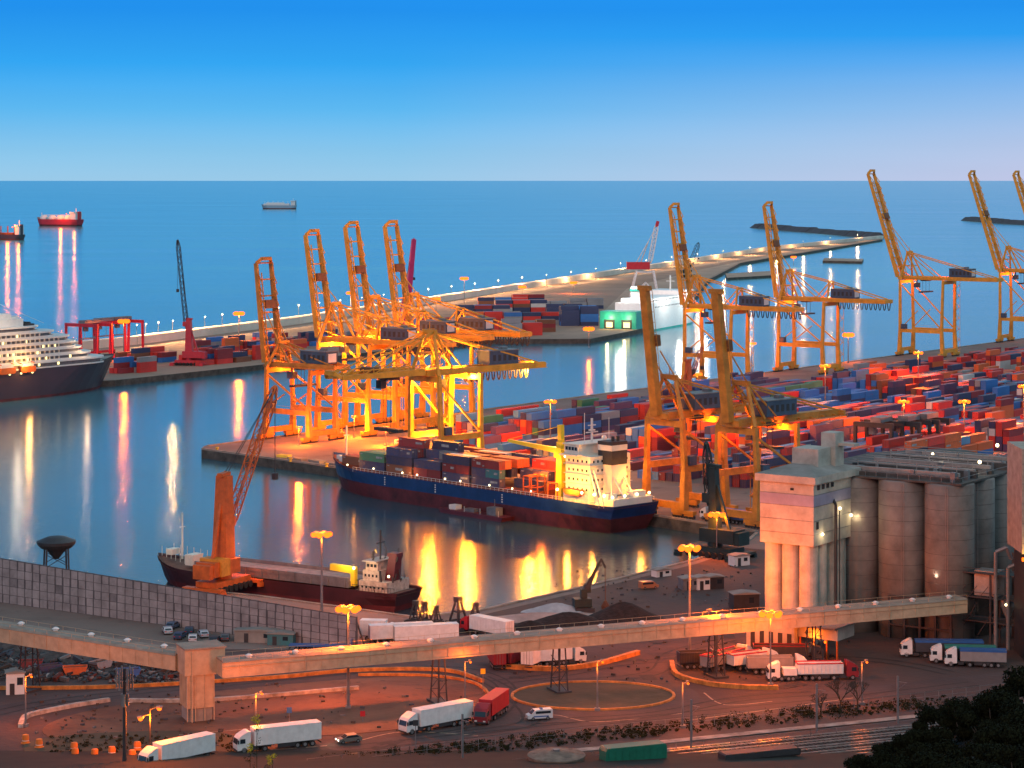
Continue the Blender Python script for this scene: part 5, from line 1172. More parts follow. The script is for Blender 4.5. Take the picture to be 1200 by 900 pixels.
heap(622, 738, 7, 4.5, 2.2, 0.2, 'small black coal heap at the end of the stockpiles', seed=8)
heap(632, 724, 16, 5, 1.3, 0.25, 'low pale pinkish heap behind the coal', mat('pale_heap', (0.40, 0.30, 0.27), 0.9, var=0.15, scale=0.3), 9, 'sand_heap')
heap(652, 716, 8, 4.5, 2.0, 0.2, 'pale blue grey heap under the excavator crane', mat('blue_heap', (0.33, 0.40, 0.44), 0.9, var=0.15, scale=0.3), 12, 'gravel_heap')
heap(20, 760, 14, 6, 2.2, 0.2, 'brownish spoil heap under the left gallery', mat('spoil', (0.10, 0.08, 0.075), 0.95, var=0.4, scale=0.6), 21, 'spoil_heap')
heap(75, 772, 13, 5, 1.6, 0.1, 'dark spoil heap in the scrap yard beside the left gallery', mat('spoil', (0.10, 0.08, 0.075), 0.95), 22, 'spoil_heap')
ex = empty('excavator_crane', P(684, 716), R(10), 'dark excavator crane with angled arm among the coal heaps', 'crane')
m = MB(); m.box(-2.2, 2.2, -1.7, -0.9, 0, 0.9); m.box(-2.2, 2.2, 0.9, 1.7, 0, 0.9); m.box(-1.6, 1.6, -0.9, 0.9, 0.5, 1.1); m.build('track', steel_d, ex)
m = MB(); m.box(-2.3, 1.6, -1.5, 1.5, 1.1, 2.9); m.bar((0, 0, 2.6), (0, 0, 5.0), 1.4); m.build('slewing_house', m_grn, ex)
m = MB(); m.box(0.2, 1.7, 0.2, 1.5, 4.0, 6.0); c_ = m.build('cab', m_grn, ex)
m = MB(); m.box(1.7, 1.76, 0.4, 1.4, 4.5, 5.8); m.build('window', glass_d, c_)
m = MB(); m.bar((0.3, 0, 4.6), (4.0, 0, 11.6), 0.8, 0.9, 0, 0.5, 0.5); m.bar((3.9, 0, 11.7), (5.0, 0, 9.6), 0.5); m.bar((0.8, 0, 4.2), (2.6, 0, 8.0), 0.25); m.build('arm', steel_d, ex)
m = MB(); m.bar((4.9, 0, 9.8), (5.0, 0, 1.6), 0.16); m.lathe([(0.3, 2.2), (1.0, 1.0), (0.8, 0.1)], (5.0, 0), 8); m.build('grab', rust, ex)
lamp('wall_lamp', (3, -4, 6), 60, (1, .6, .3), .3, ex)
def grab(px, py, s, label):
    g_ = empty('clamshell_grab', P(px, py), px*0.37, label, 'grab', 'bulk grabs standing on the quay'); m = MB()
    for a in range(4):
        t = math.pi/4 + a*math.pi/2; m.bar((1.9*s*math.cos(t), 1.9*s*math.sin(t), 0.2), (0.35*s*math.cos(t), 0.35*s*math.sin(t), 5.2*s), 0.28*s)
    for z_, r_ in ((1.6, 1.5), (3.2, 1.0)):
        for a in range(4):
            t = math.pi/4 + a*math.pi/2; u_ = t + math.pi/2; m.bar((r_*s*math.cos(t), r_*s*math.sin(t), z_*s), (r_*s*math.cos(u_), r_*s*math.sin(u_), z_*s), 0.18*s)
    m.box(-0.6*s, 0.6*s, -0.6*s, 0.6*s, 4.9*s, 5.7*s); m.build('frame', steel_d, g_)
    m = MB(); m.profile([(-2.0*s, 1.5*s), (-1.3*s, 0), (0, 0.1), (1.3*s, 0), (2.0*s, 1.5*s)], -1.2*s, 1.2*s); m.build('shell', steel_d, g_)
for px, py, s, lb in ((487, 733, 0.95, 'dark grab nearest the stern of the bulk carrier'), (498, 735, 1.0, 'tall dark grab second from the bulk carrier'), (511, 734, 0.8, 'small dark grab in the middle of the row of grabs'), (537, 738, 1.25, 'largest dark grab right of the middle of the row'), (557, 738, 1.05, 'dark grab at the end of the row, nearest the red cab truck')): grab(px, py, s, lb)
m = MB(); rr = random.Random(8)
for i in range(60):
    p_ = P(rr.uniform(476, 566), rr.uniform(728, 742)); s = rr.uniform(0.4, 1.2); m.bar((p_.x-s, p_.y, 3.2), (p_.x+s, p_.y+rr.uniform(-.6,.6), 3.2+rr.uniform(0, .8)), s*0.8)
tag(m.build('scrap_debris', steel_d), 'dark low scrap lying round the feet of the grabs', 'debris', None, 'stuff')
def hut(px, py, lx_, wy, hh, rz, M, label, roof=None, name='hut', cat='building'):
    t = empty(name, P(px, py), rz, label, cat); m = MB(); m.box(-lx_/2, lx_/2, -wy/2, wy/2, 0, hh); wl_ = m.build('wall', M, t)
    m = MB(); m.profile([(-lx_/2-0.25, hh), (lx_/2+0.25, hh), (lx_/2+0.25, hh+0.15), (0, hh+0.5), (-lx_/2-0.25, hh+0.15)], -wy/2-0.25, wy/2+0.25); m.build('roof', roof or conc, t)
    m = MB(); m.box(-lx_*0.3, -lx_*0.3+0.9, -wy/2-0.05, -wy/2, 0, min(2.1, hh*0.8)); m.build('door', steel_d, t)
    m = MB(); m.box(lx_*0.1, lx_*0.1+1.1, -wy/2-0.05, -wy/2, hh*0.45, hh*0.8); m.build('window', glass_d, t); return t
hut(808, 690, 4.5, 3.5, 2.6, 0.3, steel_g, 'grey hut left of the two pale huts on the bare ground')
hut(822, 690, 3.2, 3.0, 2.8, 0.3, white_p, 'pale hut in the middle of the small huts on the bare ground')
hut(836, 689, 4.2, 3.0, 2.8, 0.3, steel_d, 'dark hut right of the pale hut on the bare ground')
hut(775, 675, 4.5, 2.2, 1.6, 0.6, white_p, 'low white cabin lying near the basin quay edge')
hut(866, 662, 4.5, 3, 2.5, 0.5, white_p, 'small white cabin beside the green harbour crane')
hut(872, 713, 6, 4, 3.5, 0.2, steel_d, 'dark cabin left of the white grain elevator')
hut(305, 752, 10.5, 2.6, 2.4, -0.15, conc, 'long pale box cabin at the foot of the screen wall')
hut(330, 755, 5.5, 2.5, 2.3, -0.15, CM['teal'], 'teal cabin next to the pale one by the wall')
hut(18, 812, 3.4, 3, 4.0, 0.2, white_p, 'small white gate cabin by the loop road')
# ------------------------------------------------------------------ vehicles
def wheel(root, x, y, r=0.52, w_=0.34, nm='wheel'):
    m = MB(); m.tube((x, y-w_/2, r), (x, y+w_/2, r), r, n=14); wo = m.build(nm, rubber, root)
    m = MB(); s = 1 if y > 0 else -1; m.tube((x, y+s*w_/2, r), (x, y+s*(w_/2+0.03), r), r*0.55, n=12); m.build('rim', steel_g, wo); return wo
def truck_cab(root, x, M, hgt=3.3):
    m = MB(); m.profile([(x-2.1, 0.75), (x+0.25, 0.55), (x+0.32, 1.6), (x+0.12, 2.5), (x-0.25, hgt-0.35), (x-0.9, hgt), (x-1.6, hgt+0.35), (x-2.05, hgt+0.35)], -1.22, 1.22); c = m.build('cab', M, root)
    m = MB(); m.hexa([(x+0.335, -1.05, 1.62), (x+0.345, -1.05, 1.62), (x+0.345, 1.05, 1.62), (x+0.335, 1.05, 1.62), (x+0.14, -1.0, 2.5), (x+0.15, -1.0, 2.5), (x+0.15, 1.0, 2.5), (x+0.14, 1.0, 2.5)]); m.build('windshield', glass_d, c)
    for s in (-1, 1):
        m = MB(); m.box(x-1.1, x-0.2, min(s*1.22, s*1.25), max(s*1.22, s*1.25), 1.75, 2.5); m.build('side_window', glass_d, c)
        m = MB(); m.box(x+0.1, x+0.3, min(s*1.25, s*1.5), max(s*1.25, s*1.5), 1.8, 2.4); m.build('mirror', steel_d, c)
        m = MB(); m.box(x+0.29, x+0.34, s*0.8-0.22, s*0.8+0.22, 0.72, 0.95); m.build('headlight', white_p, c)
    m = MB(); m.box(x+0.27, x+0.38, -1.1, 1.1, 0.45, 0.7); m.build('bumper', steel_d, c)
    return c
TC = {k: mat('truck_' + k, v, 0.45, var=0.1, scale=0.7, dirt=tuple(x*0.8 for x in v)) for k, v in {'white': (0.78, 0.77, 0.76), 'red': (0.50, 0.02, 0.03), 'blue': (0.03, 0.12, 0.35), 'grey': (0.28, 0.26, 0.26), 'green': (0.03, 0.22, 0.18), 'dark': (0.05, 0.05, 0.06), 'darkred': (0.25, 0.02, 0.03)}.items()}
def semi(px, py, rz, cabc, trc, label, kind='box', rim=None, tractor=True, trailer=True, Lt=13.6, group='trucks', name='truck', bend=0.0, trh=4.0, loc=None):
    root = empty(name, loc or P(px, py, 3.03), rz, label, 'truck', group)
    h = Lt/2
    if tractor:
        x = h+2.75; truck_cab(root, x, TC[cabc])
        m = MB(); m.box(x-6.0, x-2.0, -0.45, 0.45, 0.6, 1.05); m.box(x-3.4, x-2.3, 0.5, 1.15, 0.45, 1.0); m.box(x-3.4, x-2.3, -1.15, -0.5, 0.45, 1.0); m.build('chassis', steel_d, root)
        for xx in (x-0.9, x-4.6):
            for y in (-1.05, 1.05): wheel(root, xx, y)
    if trailer:
        m = MB()
        if kind == 'box':
            m.box(-h, h, -1.27, 1.27, 1.15, trh)
            for i in range(13): xx = -h+0.5+i*(Lt-1)/12; m.box(xx-0.03, xx+0.03, -1.29, 1.29, 1.2, trh-0.1)
            m.box(-h-0.03, h+0.03, -1.3, 1.3, trh-0.1, trh+0.02)
            b_ = m.build('trailer_box', TC[trc], root)
            m = MB(); m.box(-h-0.05, -h-0.01, -0.04, 0.04, 1.2, trh-0.15); m.box(-h-0.05, -h-0.01, -0.6, -0.55, 1.2, trh-0.15); m.box(-h-0.05, -h-0.01, 0.55, 0.6, 1.2, trh-0.15); m.build('door_bar', steel_g, b_)
        elif kind == 'tip':
            m.box(-h, h, -1.2, 1.2, 1.25, 1.4)
            for s in (-1, 1): m.hexa([(-h, s*1.2-0.05, 1.4), (h, s*1.2-0.05, 1.4), (h, s*1.2+0.05, 1.4), (-h, s*1.2+0.05, 1.4), (-h, s*1.27-0.05, 3.2), (h, s*1.27-0.05, 3.2), (h, s*1.27+0.05, 3.2), (-h, s*1.27+0.05, 3.2)])
            m.box(-h, -h+0.1, -1.2, 1.2, 1.4, 3.2); m.box(h-0.1, h, -1.2, 1.2, 1.4, 3.3)
            for i in range(11):
                xx = -h+0.4+i*(Lt-0.8)/10
                for s in (-1, 1): m.box(xx-0.06, xx+0.06, s*1.3-0.06, s*1.3+0.06, 1.4, 3.15)
            b_ = m.build('tipper_body', TC[trc], root)
            m = MB()
            for s in (-1, 1): m.box(-h-0.05, h+0.05, s*1.29-0.1, s*1.29+0.1, 3.2, 3.4)
            m.box(-h-0.07, -h+0.1, -1.2, 1.2, 3.2, 3.38); m.build('top_rail', TC[rim or 'red'], b_)
            m = MB(); m.box(-h+0.15, h-0.15, -1.1, 1.1, 2.8, 2.9); m.build('load', mat('load_tarp', (0.12, 0.09, 0.09), 0.9), b_)
        elif kind == 'cover':
            m.box(-h, h, -1.25, 1.25, 1.2, 3.1); b_ = m.build('tipper_body', TC['white' if rim is None else rim], root)
            m = MB(); m.profile([(-h-0.1, 3.1), (h+0.1, 3.1), (h+0.05, 3.5), (-h-0.05, 3.5)], -1.3, 1.3); m.build('tarpaulin', TC[trc], b_)
        elif kind == 'flat':
            m.box(-h, h, -1.25, 1.25, 1.1, 1.35); m.box(h-0.15, h, -1.25, 1.25, 1.35, 2.6); m.build('flatbed', TC[trc], root)
        m = MB(); m.box(-h+0.3, h-2, -0.5, 0.5, 0.85, 1.15); m.box(-1.5, 1.8, -1.2, -1.1, 0.45, 1.1); m.box(-1.5, 1.8, 1.1, 1.2, 0.45, 1.1); m.box(-h, -h+0.12, -1.2, 1.2, 0.5, 0.75); m.build('trailer_chassis', steel_d, root)
        for xx in (-h+1.6, -h+2.95, -h+4.3):
            for y in (-1.05, 1.05): wheel(root, xx, y)
    return root
def heading(p, q): a = P(*p); b_ = P(*q); return math.atan2(b_.y-a.y, b_.x-a.x)
semi(519, 852, heading((550, 843), (477, 857)), 'white', 'white', 'white articulated truck heading the queue on the loop road', Lt=11.8)
semi(579, 839, heading((594, 822), (560, 846)), 'darkred', 'red', 'truck with red box trailer right behind the white one', Lt=10.0)
semi(335, 876, heading((376, 872), (285, 882)), 'white', 'white', 'white articulated truck alone on the road below the loop', Lt=12.0)
semi(216, 893, heading((244, 884), (180, 898)), 'white', 'white', 'white articulated truck at the bottom edge beside the orange lamps', Lt=11.0)
G1 = 'trucks parked behind the gallery'
semi(438, 750, R(-8), 'white', 'white', 'short white truck with tall box, leftmost of the white trucks by the wall', Lt=5.5, group=G1, trh=4.3)
semi(470, 753, R(14), 'white', 'white', 'long white trailer parked in the middle of the white trucks by the wall', tractor=False, group=G1, name='semi_trailer')
semi(499, 754, R(14), 'white', 'white', 'long white trailer parked nearest the dark grabs', tractor=False, group=G1, name='semi_trailer')
semi(576, 746, R(135), 'red', 'white', 'white trailer with red cab parked at a slant near the coal heaps', Lt=11, group=G1)
semi(376, 763, R(-4), 'blue', 'blue', 'low blue flatbed trailer in front of the wall', kind='flat', tractor=False, Lt=13, group=G1, name='semi_trailer')
G2 = 'trucks parked in the bay under the gallery'
semi(582, 781, R(100), 'dark', 'darkred', 'dark red trailer seen end on, leftmost in the bay under the gallery', Lt=8, group=G2, tractor=False, name='semi_trailer', trh=3.4)
semi(600, 781, R(60), 'dark', 'darkred', 'dark truck with wine red body left of the white trailers', Lt=5, group=G2, trh=3.3)
semi(627, 781, R(65), 'white', 'white', 'white trailer seen end on, left of its white neighbour', Lt=8, tractor=False, group=G2, name='semi_trailer')
semi(649, 779, R(20), 'white', 'white', 'white box truck facing right at the end of the bay kerb', Lt=7, group=G2)
G3 = 'grain trucks parked below the silos'
semi(812, 783, R(10), 'dark', 'dark', 'dark low tipper at the tip of the truck bay', kind='tip', rim='dark', Lt=6, group=G3)
semi(847, 783, R(50), 'white', 'grey', 'grey tipper with white cab and red top rail, slanting up', kind='tip', rim='red', Lt=12, group=G3)
semi(875, 784, R(30), 'white', 'white', 'white tipper with red top rail between two grey ones', kind='tip', rim='red', Lt=8, group=G3)
semi(902, 789, R(3), 'white', 'grey', 'plain grey tipper with white cab in front of the others', kind='tip', rim='grey', Lt=9, group=G3)
semi(915, 775, R(-4), 'dark', 'dark', 'dark tipper parked along the loading shed', kind='tip', rim='darkred', Lt=11, group=G3)
semi(960, 796, R(4), 'darkred', 'white', 'white tipper with red rail and dark red cab, nearest the road', kind='tip', rim='red', Lt=9, group=G3)
semi(925, 797, R(182), 'white', 'white', 'short white truck just behind the red railed white tipper', Lt=2.6, group=G3, trh=2.4)
semi(1112, 770, R(176), 'white', 'blue', 'white truck with blue covered trailer, leftmost under the silos', kind='cover', rim='dark', group=G3)
semi(1137, 777, R(174), 'white', 'green', 'white truck with green covered trailer in the pair by the trees', kind='cover', rim='dark', Lt=10, group=G3)
semi(1152, 781, R(172), 'white', 'blue', 'white truck with blue cover half hidden by the dark trees', kind='cover', rim='grey', Lt=9, group=G3)
def car(px, py, rz, col, label, stripe=None, lights=False, group='parked cars', van=False):
    root = empty('car', P(px, py, 3.03), rz, label, 'car', group)
    M = mat('car_'+'_'.join(str(int(c*100)) for c in col), col, 0.3, 0.2, var=0.03)
    m = MB(); pr = [(-2.1, 0.35), (2.15, 0.35), (2.2, 0.75), (1.2, 0.95), (0.5, 1.42), (-1.2, 1.45), (-1.95, 0.98), (-2.15, 0.9)] if not van else [(-2.3, 0.35), (2.3, 0.35), (2.35, 0.95), (1.7, 1.15), (1.0, 1.85), (-2.2, 1.9), (-2.3, 1.8)]
    m.profile(pr, -0.85, 0.85); b_ = m.build('body', M, root)
    m = MB()
    if van: m.hexa([(1.72, -.75, 1.17), (1.76, -.75, 1.17), (1.76, .75, 1.17), (1.72, .75, 1.17), (1.03, -.7, 1.8), (1.07, -.7, 1.8), (1.07, .7, 1.8), (1.03, .7, 1.8)]); m.box(-1.9, 0.9, -0.87, 0.87, 1.2, 1.65)
    else: m.hexa([(1.22, -.72, .97), (1.26, -.72, .97), (1.26, .72, .97), (1.22, .72, .97), (0.53, -.66, 1.38), (0.57, -.66, 1.38), (0.57, .66, 1.38), (0.53, .66, 1.38)]); m.profile([(-1.6, 1.0), (0.95, 1.0), (0.4, 1.34), (-1.15, 1.36)], -0.87, 0.87); m.hexa([(-1.99, -.7, 1.0), (-1.95, -.7, 1.0), (-1.95, .7, 1.0), (-1.99, .7, 1.0), (-1.25, -.64, 1.4), (-1.21, -.64, 1.4), (-1.21, .64, 1.4), (-1.25, .64, 1.4)])
    m.build('window', glass_d, b_)
    if stripe: m = MB(); m.box(-1.5, 1.3, -0.88, 0.88, 0.62, 0.82); m.build('side_stripe', TC[stripe], b_); m = MB(); m.box(-0.5, -0.1, -0.55, 0.55, 1.45 if not van else 1.9, 1.6 if not van else 2.03); m.build('light_bar', TC['blue'], b_)
    for x in (-1.35, 1.4):
        for y in (-0.78, 0.78): wheel(root, x, y, 0.33, 0.2)
    for y in (-0.6, 0.6):
        m = MB(); m.box(2.12, 2.22, y-0.18, y+0.18, 0.6, 0.76); m.build('headlight', g_white if lights else white_p, root)
    for y in (-0.6, 0.6):
        m = MB(); m.box(-2.2, -2.1, y-0.16, y+0.16, 0.7, 0.84); m.build('tail_light', TC['red'], root)
    if lights: lamp('head_lamp', (3.4, 0, 0.8), 30, (1, 0.85, 0.6), 0.2, root)
    return root
car(632, 843, R(196), (0.75, 0.76, 0.78), 'white car with blue stripe driving past the roundabout', 'blue', van=True, group='cars on the road')
car(409, 870, R(205), (0.20, 0.18, 0.16), 'grey car with lit headlights following the lone white truck', lights=True, group='cars on the road')
cl = [(196, 742, (0.55, 0.58, 0.62), 'silver'), (211, 748, (0.05, 0.08, 0.16), 'dark blue'), (203, 736, (0.10, 0.16, 0.25), 'steel blue'), (226, 751, (0.6, 0.62, 0.65), 'pale silver'), (238, 746, (0.45, 0.5, 0.56), 'bluish silver'), (252, 753, (0.04, 0.05, 0.07), 'black'), (264, 750, (0.10, 0.11, 0.13), 'charcoal'), (222, 742, (0.04, 0.07, 0.12), 'navy')]
lp_ = ['at the far end of the row by the wall', 'between the silver car and the pale one', 'close against the screen wall', 'nearest the gallery', 'in the middle of the row by the wall', 'in front of the charcoal car', 'nearest the pale box cabin', 'behind the pale silver car']
for (px, py, c_, nm), w_ in zip(cl, lp_): car(px, py, R(70+px % 40), c_, f'{nm} parked car {w_}')
# scrap yard on the left: pieces large enough to point at, the rest as litter
rr = random.Random(77); m = MB(); cols = [(0.14, 0.13, 0.13), (0.04, 0.04, 0.045), (0.14, 0.03, 0.02), (0.06, 0.07, 0.09), (0.3, 0.28, 0.27), (0.07, 0.05, 0.04)]
ms = [mat('scrap_%d' % i, c_, 0.8) for i, c_ in enumerate(cols)]
for i in range(900):
    px = rr.uniform(-20, 208); py = 762 + px*0.08 + rr.random()*(800-765-px*0.05); p_ = P(px, py); s = rr.uniform(0.15, 0.6) if rr.random() < .85 else rr.uniform(.6, 1.2); a = rr.random()*3
    m.bar((p_.x-s*math.cos(a), p_.y-s*math.sin(a), 3.2+s*0.2), (p_.x+s*math.cos(a), p_.y+s*math.sin(a), 3.2+rr.uniform(0.1, 1)*s), s*rr.uniform(.4, 1), s*rr.uniform(.3, .9), rr.choice((0, 1, 1, 2, 3, 3, 4, 5, 5)))
tag(m.build('scrap_debris', ms), 'litter of small scrap and parts across the left yard', 'debris', None, 'stuff')
m = MB(); rr = random.Random(78)
for i in range(420):
    px, py = rr.choice(((rr.uniform(60, 560), rr.uniform(800, 862)), (rr.uniform(560, 1000), rr.uniform(752, 800)), (rr.uniform(620, 880), rr.uniform(660, 712)), (rr.uniform(40, 300), rr.uniform(812, 890)))); p_ = P(px, py); s = rr.uniform(0.1, 0.45); a = rr.random()*3
    m.bar((p_.x-s*math.cos(a), p_.y-s*math.sin(a), 3.2), (p_.x+s*math.cos(a), p_.y+s*math.sin(a), 3.2), s*rr.uniform(.5, 1), s*rr.uniform(.3, 1)+0.15, rr.choice((0, 1, 3, 5, 5)))
tag(m.build('rubble', ms), 'stones, blocks and litter scattered over the yard ground', 'rubble', None, 'stuff')
def skip(px, py, rz, M, label):
    t = empty('skip', P(px, py, 3.0), rz, label, 'skip', 'skips in the scrap yard'); m = MB()
    for y in (-1.1, 1.1): m.profile([(-2.4, 1.6), (-1.8, 0.1), (1.8, 0.1), (2.4, 1.6)], y-0.06, y+0.06)
    m.hexa([(-1.8,-1.1,.1), (-1.7,-1.1,.1), (-1.7,1.1,.1), (-1.8,1.1,.1), (-2.4,-1.1,1.6), (-2.3,-1.1,1.6), (-2.3,1.1,1.6), (-2.4,1.1,1.6)]); m.hexa([(1.7,-1.1,.1), (1.8,-1.1,.1), (1.8,1.1,.1), (1.7,1.1,.1), (2.3,-1.1,1.6), (2.4,-1.1,1.6), (2.4,1.1,1.6), (2.3,1.1,1.6)]); m.box(-1.8, 1.8, -1.1, 1.1, 0.05, 0.15); m.build('shell', M, t)
    m = MB(); m.box(-2.2, 2.2, -1.04, 1.04, 0.9, 1.3); m.build('load', rust, t)
for px, py, rz, k, lb in ((88, 790, 0.2, 'orange red', 'bright orange skip in the scrap yard'), (118, 783, 1.0, 'grey', 'grey skip behind the orange one'), (58, 788, 0.5, 'navy', 'dark blue skip left of the orange one'), (150, 793, 0.3, 'blue', 'blue skip near the antenna mast'), (36, 783, 0.1, 'wine red', 'wine red skip near the white gate cabin')): skip(px, py, rz, CM[k], lb)
# orange road drums
m = MB(); m.lathe([(0.62, 0), (0.62, 0.12), (0.5, 0.14), (0.46, 0.7), (0.5, 0.72), (0.42, 1.3), (0.3, 1.36)], n=14, mi=0)
dm = m.mesh('barrier_drum_body', mat('drum_orange', (0.75, 0.2, 0.02), 0.6)); m = MB(); m.lathe([(0.485, 0.3), (0.475, 0.52)], n=14); sm = m.mesh('band', white_p)
dl = ['at the fork kerb', 'second from the fork kerb', 'rear one of the close pair', 'front one of the close pair', 'alone in the middle of the row', 'left of the antenna mast', 'just right of the antenna mast', 'left of the lamp post with two heads']
for (px, py), lb in zip(((30, 871), (46, 876), (87, 880), (88, 887), (111, 888), (131, 885), (155, 889), (161, 879)), dl):
    o = bpy.data.objects.new('road_drum', dm); sc.collection.objects.link(o); o.location = P(px, py, 3.02); o.scale = (1.3, 1.3, 1.1); tag(o, 'orange road drum ' + lb, 'drum', 'orange drums beside the road')
    q = bpy.data.objects.new('band', sm); sc.collection.objects.link(q); q.parent = o
# tyre marks, patches and drain covers on the asphalt
rr = random.Random(90); tm_ = mat('tyre_mark', (0.03, 0.024, 0.024), 0.8, var=0.4, scale=0.8); zt = 3.032
for k, (pts, off) in enumerate((( [(-60, 850), (40, 826), (140, 813), (260, 802), (400, 788), (500, 783), (556, 787), (592, 803), (592, 828), (556, 848), (470, 862)], 0), ([(20, 893), (200, 889), (400, 877), (560, 861), (700, 847), (860, 832), (1000, 818), (1150, 800)], 0), ([(540, 860), (620, 846), (600, 815), (560, 792)], 0), ([(620, 846), (760, 838), (860, 820), (960, 812)], 0), ([(640, 800), (760, 790), (790, 765), (860, 748)], 0), ([(580, 800), (660, 790), (760, 775), (1000, 772), (1120, 790)], 0))):
    for o_ in (-1.7, 1.5):
        q = spline(xy(pts)); q2 = []
        for i in range(len(q)-1):
            d = (Vector(q[i+1])-Vector(q[i])).normalized(); q2.append((q[i][0]-d.y*o_, q[i][1]+d.x*o_))
        ribbon('tyre_mark', q2, 0.55, tm_, zt, 'dark worn tyre track on the asphalt'); zt += 0.003
m = MB(); pm_ = mat('asphalt_patch', (0.045, 0.035, 0.036), 0.85, var=0.3, scale=0.5)
for i in range(36):
    px, py = rr.choice(((rr.uniform(600, 1050), rr.uniform(770, 850)), (rr.uniform(300, 600), rr.uniform(868, 890)), (rr.uniform(620, 1000), rr.uniform(745, 790)))); p_ = P(px, py); a = rr.random()*3; lx_, ly_ = rr.uniform(.8, 3.5), rr.uniform(.6, 1.6); c_, s_ = math.cos(a), math.sin(a)
    m.face([(p_.x+c_*x-s_*y, p_.y+s_*x+c_*y, 3.07+i*0.0007) for x, y in ((-lx_, -ly_), (lx_, -ly_*.8), (lx_*.9, ly_), (-lx_*.9, ly_*.9))])
tag(m.build('asphalt_patch', pm_), 'dark repair patches in the asphalt', None, None, 'structure')
# rail wagons and round tank at the bottom edge
def wagon(px, py, rz, M, label, Lw=11, hh=2.4):
    t = empty('rail_wagon', P(px, py, 3.3), rz, label, 'wagon'); m = MB(); m.profile([(-Lw/2, 1.1), (Lw/2, 1.1), (Lw/2, 1.1+hh*0.8), (Lw/2-0.3, 1.1+hh), (-Lw/2+0.3, 1.1+hh), (-Lw/2, 1.1+hh*0.8)], -1.4, 1.4)
    for i in range(9): x = -Lw/2+0.5+i*(Lw-1)/8; m.box(x-0.05, x+0.05, -1.45, 1.45, 1.1, 1.1+hh*0.8)
    m.build('body', M, t); m = MB(); m.box(-Lw/2, Lw/2, -1.1, 1.1, 0.8, 1.1); m.build('underframe', steel_d, t)
    for x in (-Lw/2+1.6, Lw/2-1.6):
        for y in (-0.75, 0.75): m = MB(); m.tube((x, y-.08, .45), (x, y+.08, .45), .45, n=12); m.build('wheel', steel_d, t)
yR = heading((500, 900), (1100, 842))
wagon(742, 897, yR, mat('wagon_green', (0.01, 0.16, 0.10), 0.5, var=0.15), 'dark green rail wagon at the bottom edge')
for i, (px, py) in enumerate(((890, 893),)): wagon(px, py, yR, steel_d, ('low dark open wagon right of the green wagon', 'low dark open wagon nearest the dark trees')[i], 14, 1.0)
tk = empty('round_tank', P(652, 902), 0, 'round brown tank top at the bottom edge beside the green wagon', 'tank')
m = MB(); m.lathe([(4.6, 0), (4.6, 2.2), (4.8, 2.25), (4.8, 2.5), (0.5, 3.1)], n=32); m.build('shell', mat('tank_brown', (0.22, 0.16, 0.12), 0.85, var=0.3, scale=0.6), tk); m = MB(); m.lathe([(0.6, 3.0), (0.6, 3.4)], n=12); m.build('hatch', steel_g, tk)

# ------------------------------------------------------------------ lamps
def mast_lamp(px, pyh, zh, label, power, heads=6, r=1.5, lr=0.42, base=3.0, name='lamp_mast', y0=None, gm=None):
    Y = CF*(CH-zh)/(pyh-211); X = (px-600)/CF*Y; H = zh-base
    root = empty(name, (X, Y, base), 0.0, label, 'lamp')
    m = MB(); m.tube((0, 0, 0), (0, 0, H), 0.32 if H > 14 else 0.18, 0.16 if H > 14 else 0.1, n=8); m.box(-0.5, 0.5, -0.5, 0.5, 0, 0.5); m.build('mast', steel_g, root)
    m = MB()
    for i in range(heads):
        a = 2*math.pi*i/heads+0.3; b_ = 2*math.pi*(i+1)/heads+0.3; c_ = Vector((r*math.cos(a), r*math.sin(a), H)); m.bar((0, 0, H-0.1), c_, 0.12); m.bar(c_, (r*math.cos(b_), r*math.sin(b_), H), 0.1); m.bar(c_ + Vector((0, 0, 0.34)), c_ + Vector((0, 0, 0.1)), 0.5)
    m.build('crown', steel_g, root)
    m = MB()
    for i in range(heads): a = 2*math.pi*i/heads+0.3; m.ball((r*1.15*math.cos(a), r*1.15*math.sin(a), H-0.25), lr, 8, sz=0.8)
    m.build('lamp_glass', gm or g_sod, root)
    lamp('lamp_light', (0, 0, H-1.0), power, SOD, 0.8, root); return root
